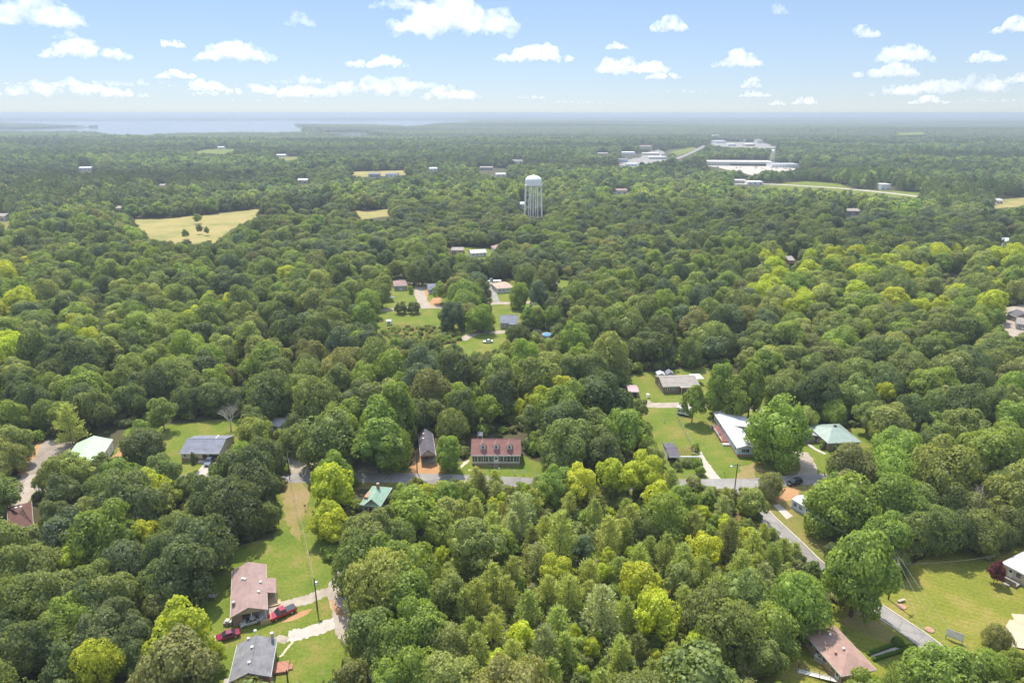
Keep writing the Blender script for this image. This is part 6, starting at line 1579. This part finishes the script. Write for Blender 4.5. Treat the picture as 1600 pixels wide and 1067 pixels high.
# shore trees: single crowns along the lake edge so that the water line is ragged
sp_ = []
for pl in LAKEW + [ISLEW]:
    for i in range(len(pl)):
        a = np.array(pl[i]); b = np.array(pl[(i + 1) % len(pl)]); L = np.linalg.norm(b - a)
        if L < 1 or min(a[1], b[1]) > 8800: continue
        for k in range(int(L / 9)):
            q = a + (b - a) * rng.random() + nr.normal(size=2) * 55
            if in_lake(np.array([q[0]]), np.array([q[1]]))[0] or abs(q[0]) > q[1]: continue
            j = rng.randrange(nM); R, H = MIDB[j][1:]
            sp_.append((float(q[0]), float(q[1]), float(hgt(np.array(q[0]), np.array(q[1]))), nB + nL + nP + j, rng.uniform(0, 6), rng.uniform(.9, 1.4), rng.uniform(.8, 1.2), jit(TINT['mid'], rng, .2)))
mass('lakeside_forest', NEAR, sp_, 'fringe of trees along the shore of the distant lake', 'forest')
# undergrowth in the lot and along the woodland edges
ug = []
for _ in range(5200):
    x, y = rng.uniform(min(lx), max(lx)), rng.uniform(min(ly), max(ly))
    if not inpoly(LOTW, np.array([x]), np.array([y]))[0]: continue
    s = rng.uniform(.3, .95) * rng.uniform(.5, 1)
    ug.append((x, y, 0, rng.randrange(3), rng.uniform(0, 6), s, s * rng.uniform(.5, 1.1), jit(TINT[rng.choice(('lime', 'light', 'light', 'grn', 'olive', 'yellow'))], rng, .2)))
n0 = 0
X = nr.uniform(-420, 420, 26000); Y = nr.uniform(80, 460, 26000)
px, py, _ = projn(X, Y, 0 * X); okk = (np.abs(X) < Y * .9 + 40) & ~look(BM, px, py) & ~inhouse(X, Y) & crown_clear(X, Y, 0 * X + 1.2, 0 * X + 1.6)
for x, y in zip(X[okk], Y[okk]):
    s = rng.uniform(.6, 1.9)
    ug.append((float(x), float(y), 0, rng.randrange(3), rng.uniform(0, 6), s, s * rng.uniform(.6, 1.2), jit(TINT[rng.choice(('mid', 'dark', 'grn', 'olive'))], rng, .2)))
bp0 = [at(*q)[:2] for q in [(592, 526), (606, 508), (650, 506), (690, 512), (720, 522), (720, 534), (690, 540), (630, 540)]]
for _ in range(500):
    x, y = rng.uniform(-62, -18), rng.uniform(270, 320)
    if inpoly([tuple(q) for q in bp0], np.array([x]), np.array([y]))[0]:
        s = rng.uniform(.4, 1.2); ug.append((x, y, 0, rng.randrange(3), 0, s, s * .8, jit(TINT[rng.choice(('grn', 'light', 'olive'))], rng, .2)))
mass('undergrowth', lib('undergrowth_kind', BUSH), ug, 'tangled weeds and saplings under and between the trees', 'undergrowth')

# ------------------------------------------------------------------ clouds
def cloudmat(name, dens, sc):
    m = bpy.data.materials.new(name); m.use_nodes = True; nt = m.node_tree; nt.nodes.clear()
    out = N(nt, "ShaderNodeOutputMaterial"); v = N(nt, "ShaderNodeVolumeScatter")
    v.inputs['Color'].default_value = (.88, .885, .90, 1); v.inputs['Anisotropy'].default_value = .35
    nz = noise(nt, sc, 5, 'obj', .62); q = N(nt, "ShaderNodeMapRange"); q.interpolation_type = 'SMOOTHSTEP'
    q.inputs[1].default_value = .36; q.inputs[2].default_value = .70; q.inputs[3].default_value = 0; q.inputs[4].default_value = dens
    nt.links.new(nz, q.inputs[0]); nt.links.new(q.outputs[0], v.inputs['Density'])
    nt.links.new(v.outputs[0], out.inputs['Volume']); return m
CM = {}
def cloud(label, px, py, wpx, hpx, seed, dens=1.0, group='cumulus clouds in the blue sky', alt=1250):
    rs = np.random.RandomState(seed)
    e = (177.0 - py) / F; dist = alt / (e + .004)          # cloud base row
    base = Vector((px - CX, 0, 0)); x0 = (px - CX) / F
    d = ray(px, py); k = (alt) / d.z; o = Vector((d.x * k, d.y * k, HC + alt)); dep = k
    W = wpx * dep / F; H = hpx * dep / F
    n = int(10 + 26 * min(1, wpx / 130)); V, Ft = [], []; b = 0
    for i in range(n):
        u = rs.uniform(-1, 1); prof = (1 - abs(u) ** 2.2); env = .45 + .55 * abs(math.sin(u * 2.2 + seed)); r = H * rs.uniform(.20, .46) * (.45 + .55 * prof)
        zz = rs.uniform(.0, 1) ** 1.2 * max(0, H * prof * env - r)
        y = rs.uniform(-.2, .2) * W
        c = np.array([u * W * .46, y, max(r * .62, zz + r * .6)])
        v = ICO * np.array([r * rs.uniform(1.0, 1.7), r * rs.uniform(1.0, 1.7), r]) + c
        v[:, 2] = np.maximum(v[:, 2], H * .06 * rs.uniform(.2, 1))
        V.append(v); Ft.append(ICOF + b); b += len(v)
    me = npmesh('cloud', np.concatenate(V), np.zeros((0, 4), int), np.concatenate(Ft), 'white')
    key = round(math.log2(max(20, H) * 1.0 / dens) * 2) / 2
    if key not in CM: CM[key] = cloudmat('cloud_vapour', 2.2 / 2 ** key, 2.2 / max(60, H))
    me.materials.clear(); me.materials.append(CM[key])
    ob = bpy.data.objects.new('cloud', me); COL.objects.link(ob); ob.location = o; ob.rotation_euler = (0, 0, -math.atan2(d.x, d.y))
    rm = ob.modifiers.new('merge', 'REMESH'); rm.mode = 'VOXEL'; rm.voxel_size = max(W / 90, H / 16)
    tx = bpy.data.textures.new('cloud_billow', 'CLOUDS'); tx.noise_scale = H * .32; tx.noise_depth = 3
    dm = ob.modifiers.new('billow', 'DISPLACE'); dm.texture = tx; dm.strength = H * .5; dm.mid_level = .55; dm.texture_coords = 'LOCAL'
    tag(ob, label, 'cloud', group)
CL = [('broad puffy cloud at the upper left corner', 64, 42, 128, 46), ('twin humped cloud below the upper left corner cloud', 138, 92, 138, 28), ('small round cloud right of the twin humped one', 270, 75, 38, 14), ('long puffy cloud in the upper left, right of the small round one', 366, 96, 122, 32), ('small ragged cloud above the long puffy one', 470, 42, 44, 22),
      ('largest cloud, at the top edge left of centre', 716, 54, 210, 56), ('flat wisp at the top edge beside the largest cloud', 632, 14, 120, 20), ('flat cloud with a long tail left of the twin cloud near the centre', 590, 106, 112, 18), ('twin cloud near the centre of the sky', 834, 96, 132, 26), ('tiny cloud above the broad cloud right of centre', 963, 78, 36, 14), ('broad low cloud right of centre', 985, 116, 122, 28), ('small flat cloud tucked under the broad low cloud right of centre', 1035, 124, 56, 14), ('wedge shaped cloud at the top right of centre', 1044, 50, 58, 24), ('double humped cloud between the centre and right', 1150, 106, 78, 28),
      ('small round cloud at the upper right', 1350, 60, 46, 20), ('bright round cloud highest of the right hand stack', 1410, 98, 84, 28), ('flat bright cloud second in the right hand stack', 1384, 122, 104, 22), ('small puffy cloud right of the right hand stack', 1537, 98, 52, 22), ('cloud cut by the right edge near the top', 1586, 52, 70, 26), ('little cloud at the foot of the right hand stack', 1396, 150, 66, 20), ('long flat cloud low on the right', 1500, 146, 160, 30), ('small low cloud below the long flat one on the right', 1446, 163, 68, 12), ('small round cloud above the little pile low in the right sky', 1174, 138, 26, 17), ('little pile of cloud low in the right sky', 1178, 152, 50, 12), ('small bright low cloud right of the little pile', 1256, 164, 42, 14), ('tiny low cloud between the little pile and the bright low cloud', 1212, 165, 28, 8),
      ('long low cloud bank at the left edge above the lake', 100, 152, 250, 26), ('puffy low cloud right of the left edge bank', 278, 124, 72, 15), ('low grey cloud above the lake on the left', 326, 143, 60, 22), ('long low cloud bank above the middle of the lake', 560, 153, 270, 32), ('long flat cloud joining the left bank and the middle bank above the lake', 400, 150, 200, 17), ('ragged shoulder of cloud on top of the middle bank', 640, 141, 170, 18), ('tail end cloud right of the middle cloud bank', 706, 156, 100, 22), ('thin low cloud on the left over the cloud bank', 205, 135, 150, 12), ('faint small cloud at the upper left under the corner cloud', 106, 62, 40, 14), ('faint wisp at the top right of centre', 1212, 24, 36, 16), ('low cloud cut by the right edge', 1590, 130, 40, 20), ('thin streak of cloud low in the sky right of centre', 830, 155, 60, 7), ('thin long streak of cloud at the far left above the lake', 60, 134, 130, 7), ('thin pale band of cloud low over the middle of the lake', 420, 160, 200, 6), ('thin flat band of cloud low right of centre', 905, 163, 150, 6), ('thin band of cloud low at the right edge', 1560, 160, 130, 7), ('thin flat band of cloud under the wedge shaped one', 1060, 146, 120, 6), ('faint streak of low cloud by the right hand lake end', 470, 132, 120, 12)]
for i, (lb, px, py, wpx, hpx) in enumerate(CL):
    thin = any(q in lb for q in ('faint', 'thin', 'wisp', 'ragged'))
    cloud(lb, px, py, wpx, hpx, 30 + i * 7, .28 if thin else 1.0)

# ------------------------------------------------------------------ haze
m = bpy.data.materials.new('haze_air'); m.use_nodes = True; nt = m.node_tree; nt.nodes.clear()
out = N(nt, "ShaderNodeOutputMaterial"); v = N(nt, "ShaderNodeVolumePrincipled")
v.inputs['Color'].default_value = (.53, .60, .70, 1); v.inputs['Density'].default_value = 1.75e-4; v.inputs['Anisotropy'].default_value = .2
nt.links.new(v.outputs[0], out.inputs['Volume']); MAT['haze'] = m
MB().box(-31000, -600, -14, 31000, 31000, 104).build('haze', 'haze')
tag(bpy.data.objects['haze'], kind='stuff')
print('TREES', len(TREES), 'solo', len(solo), 'forest pts', len(pts), 'blocks', len(bp_), 'ug', len(ug), 'shore', len(sp_), 'objects', len(bpy.data.objects))
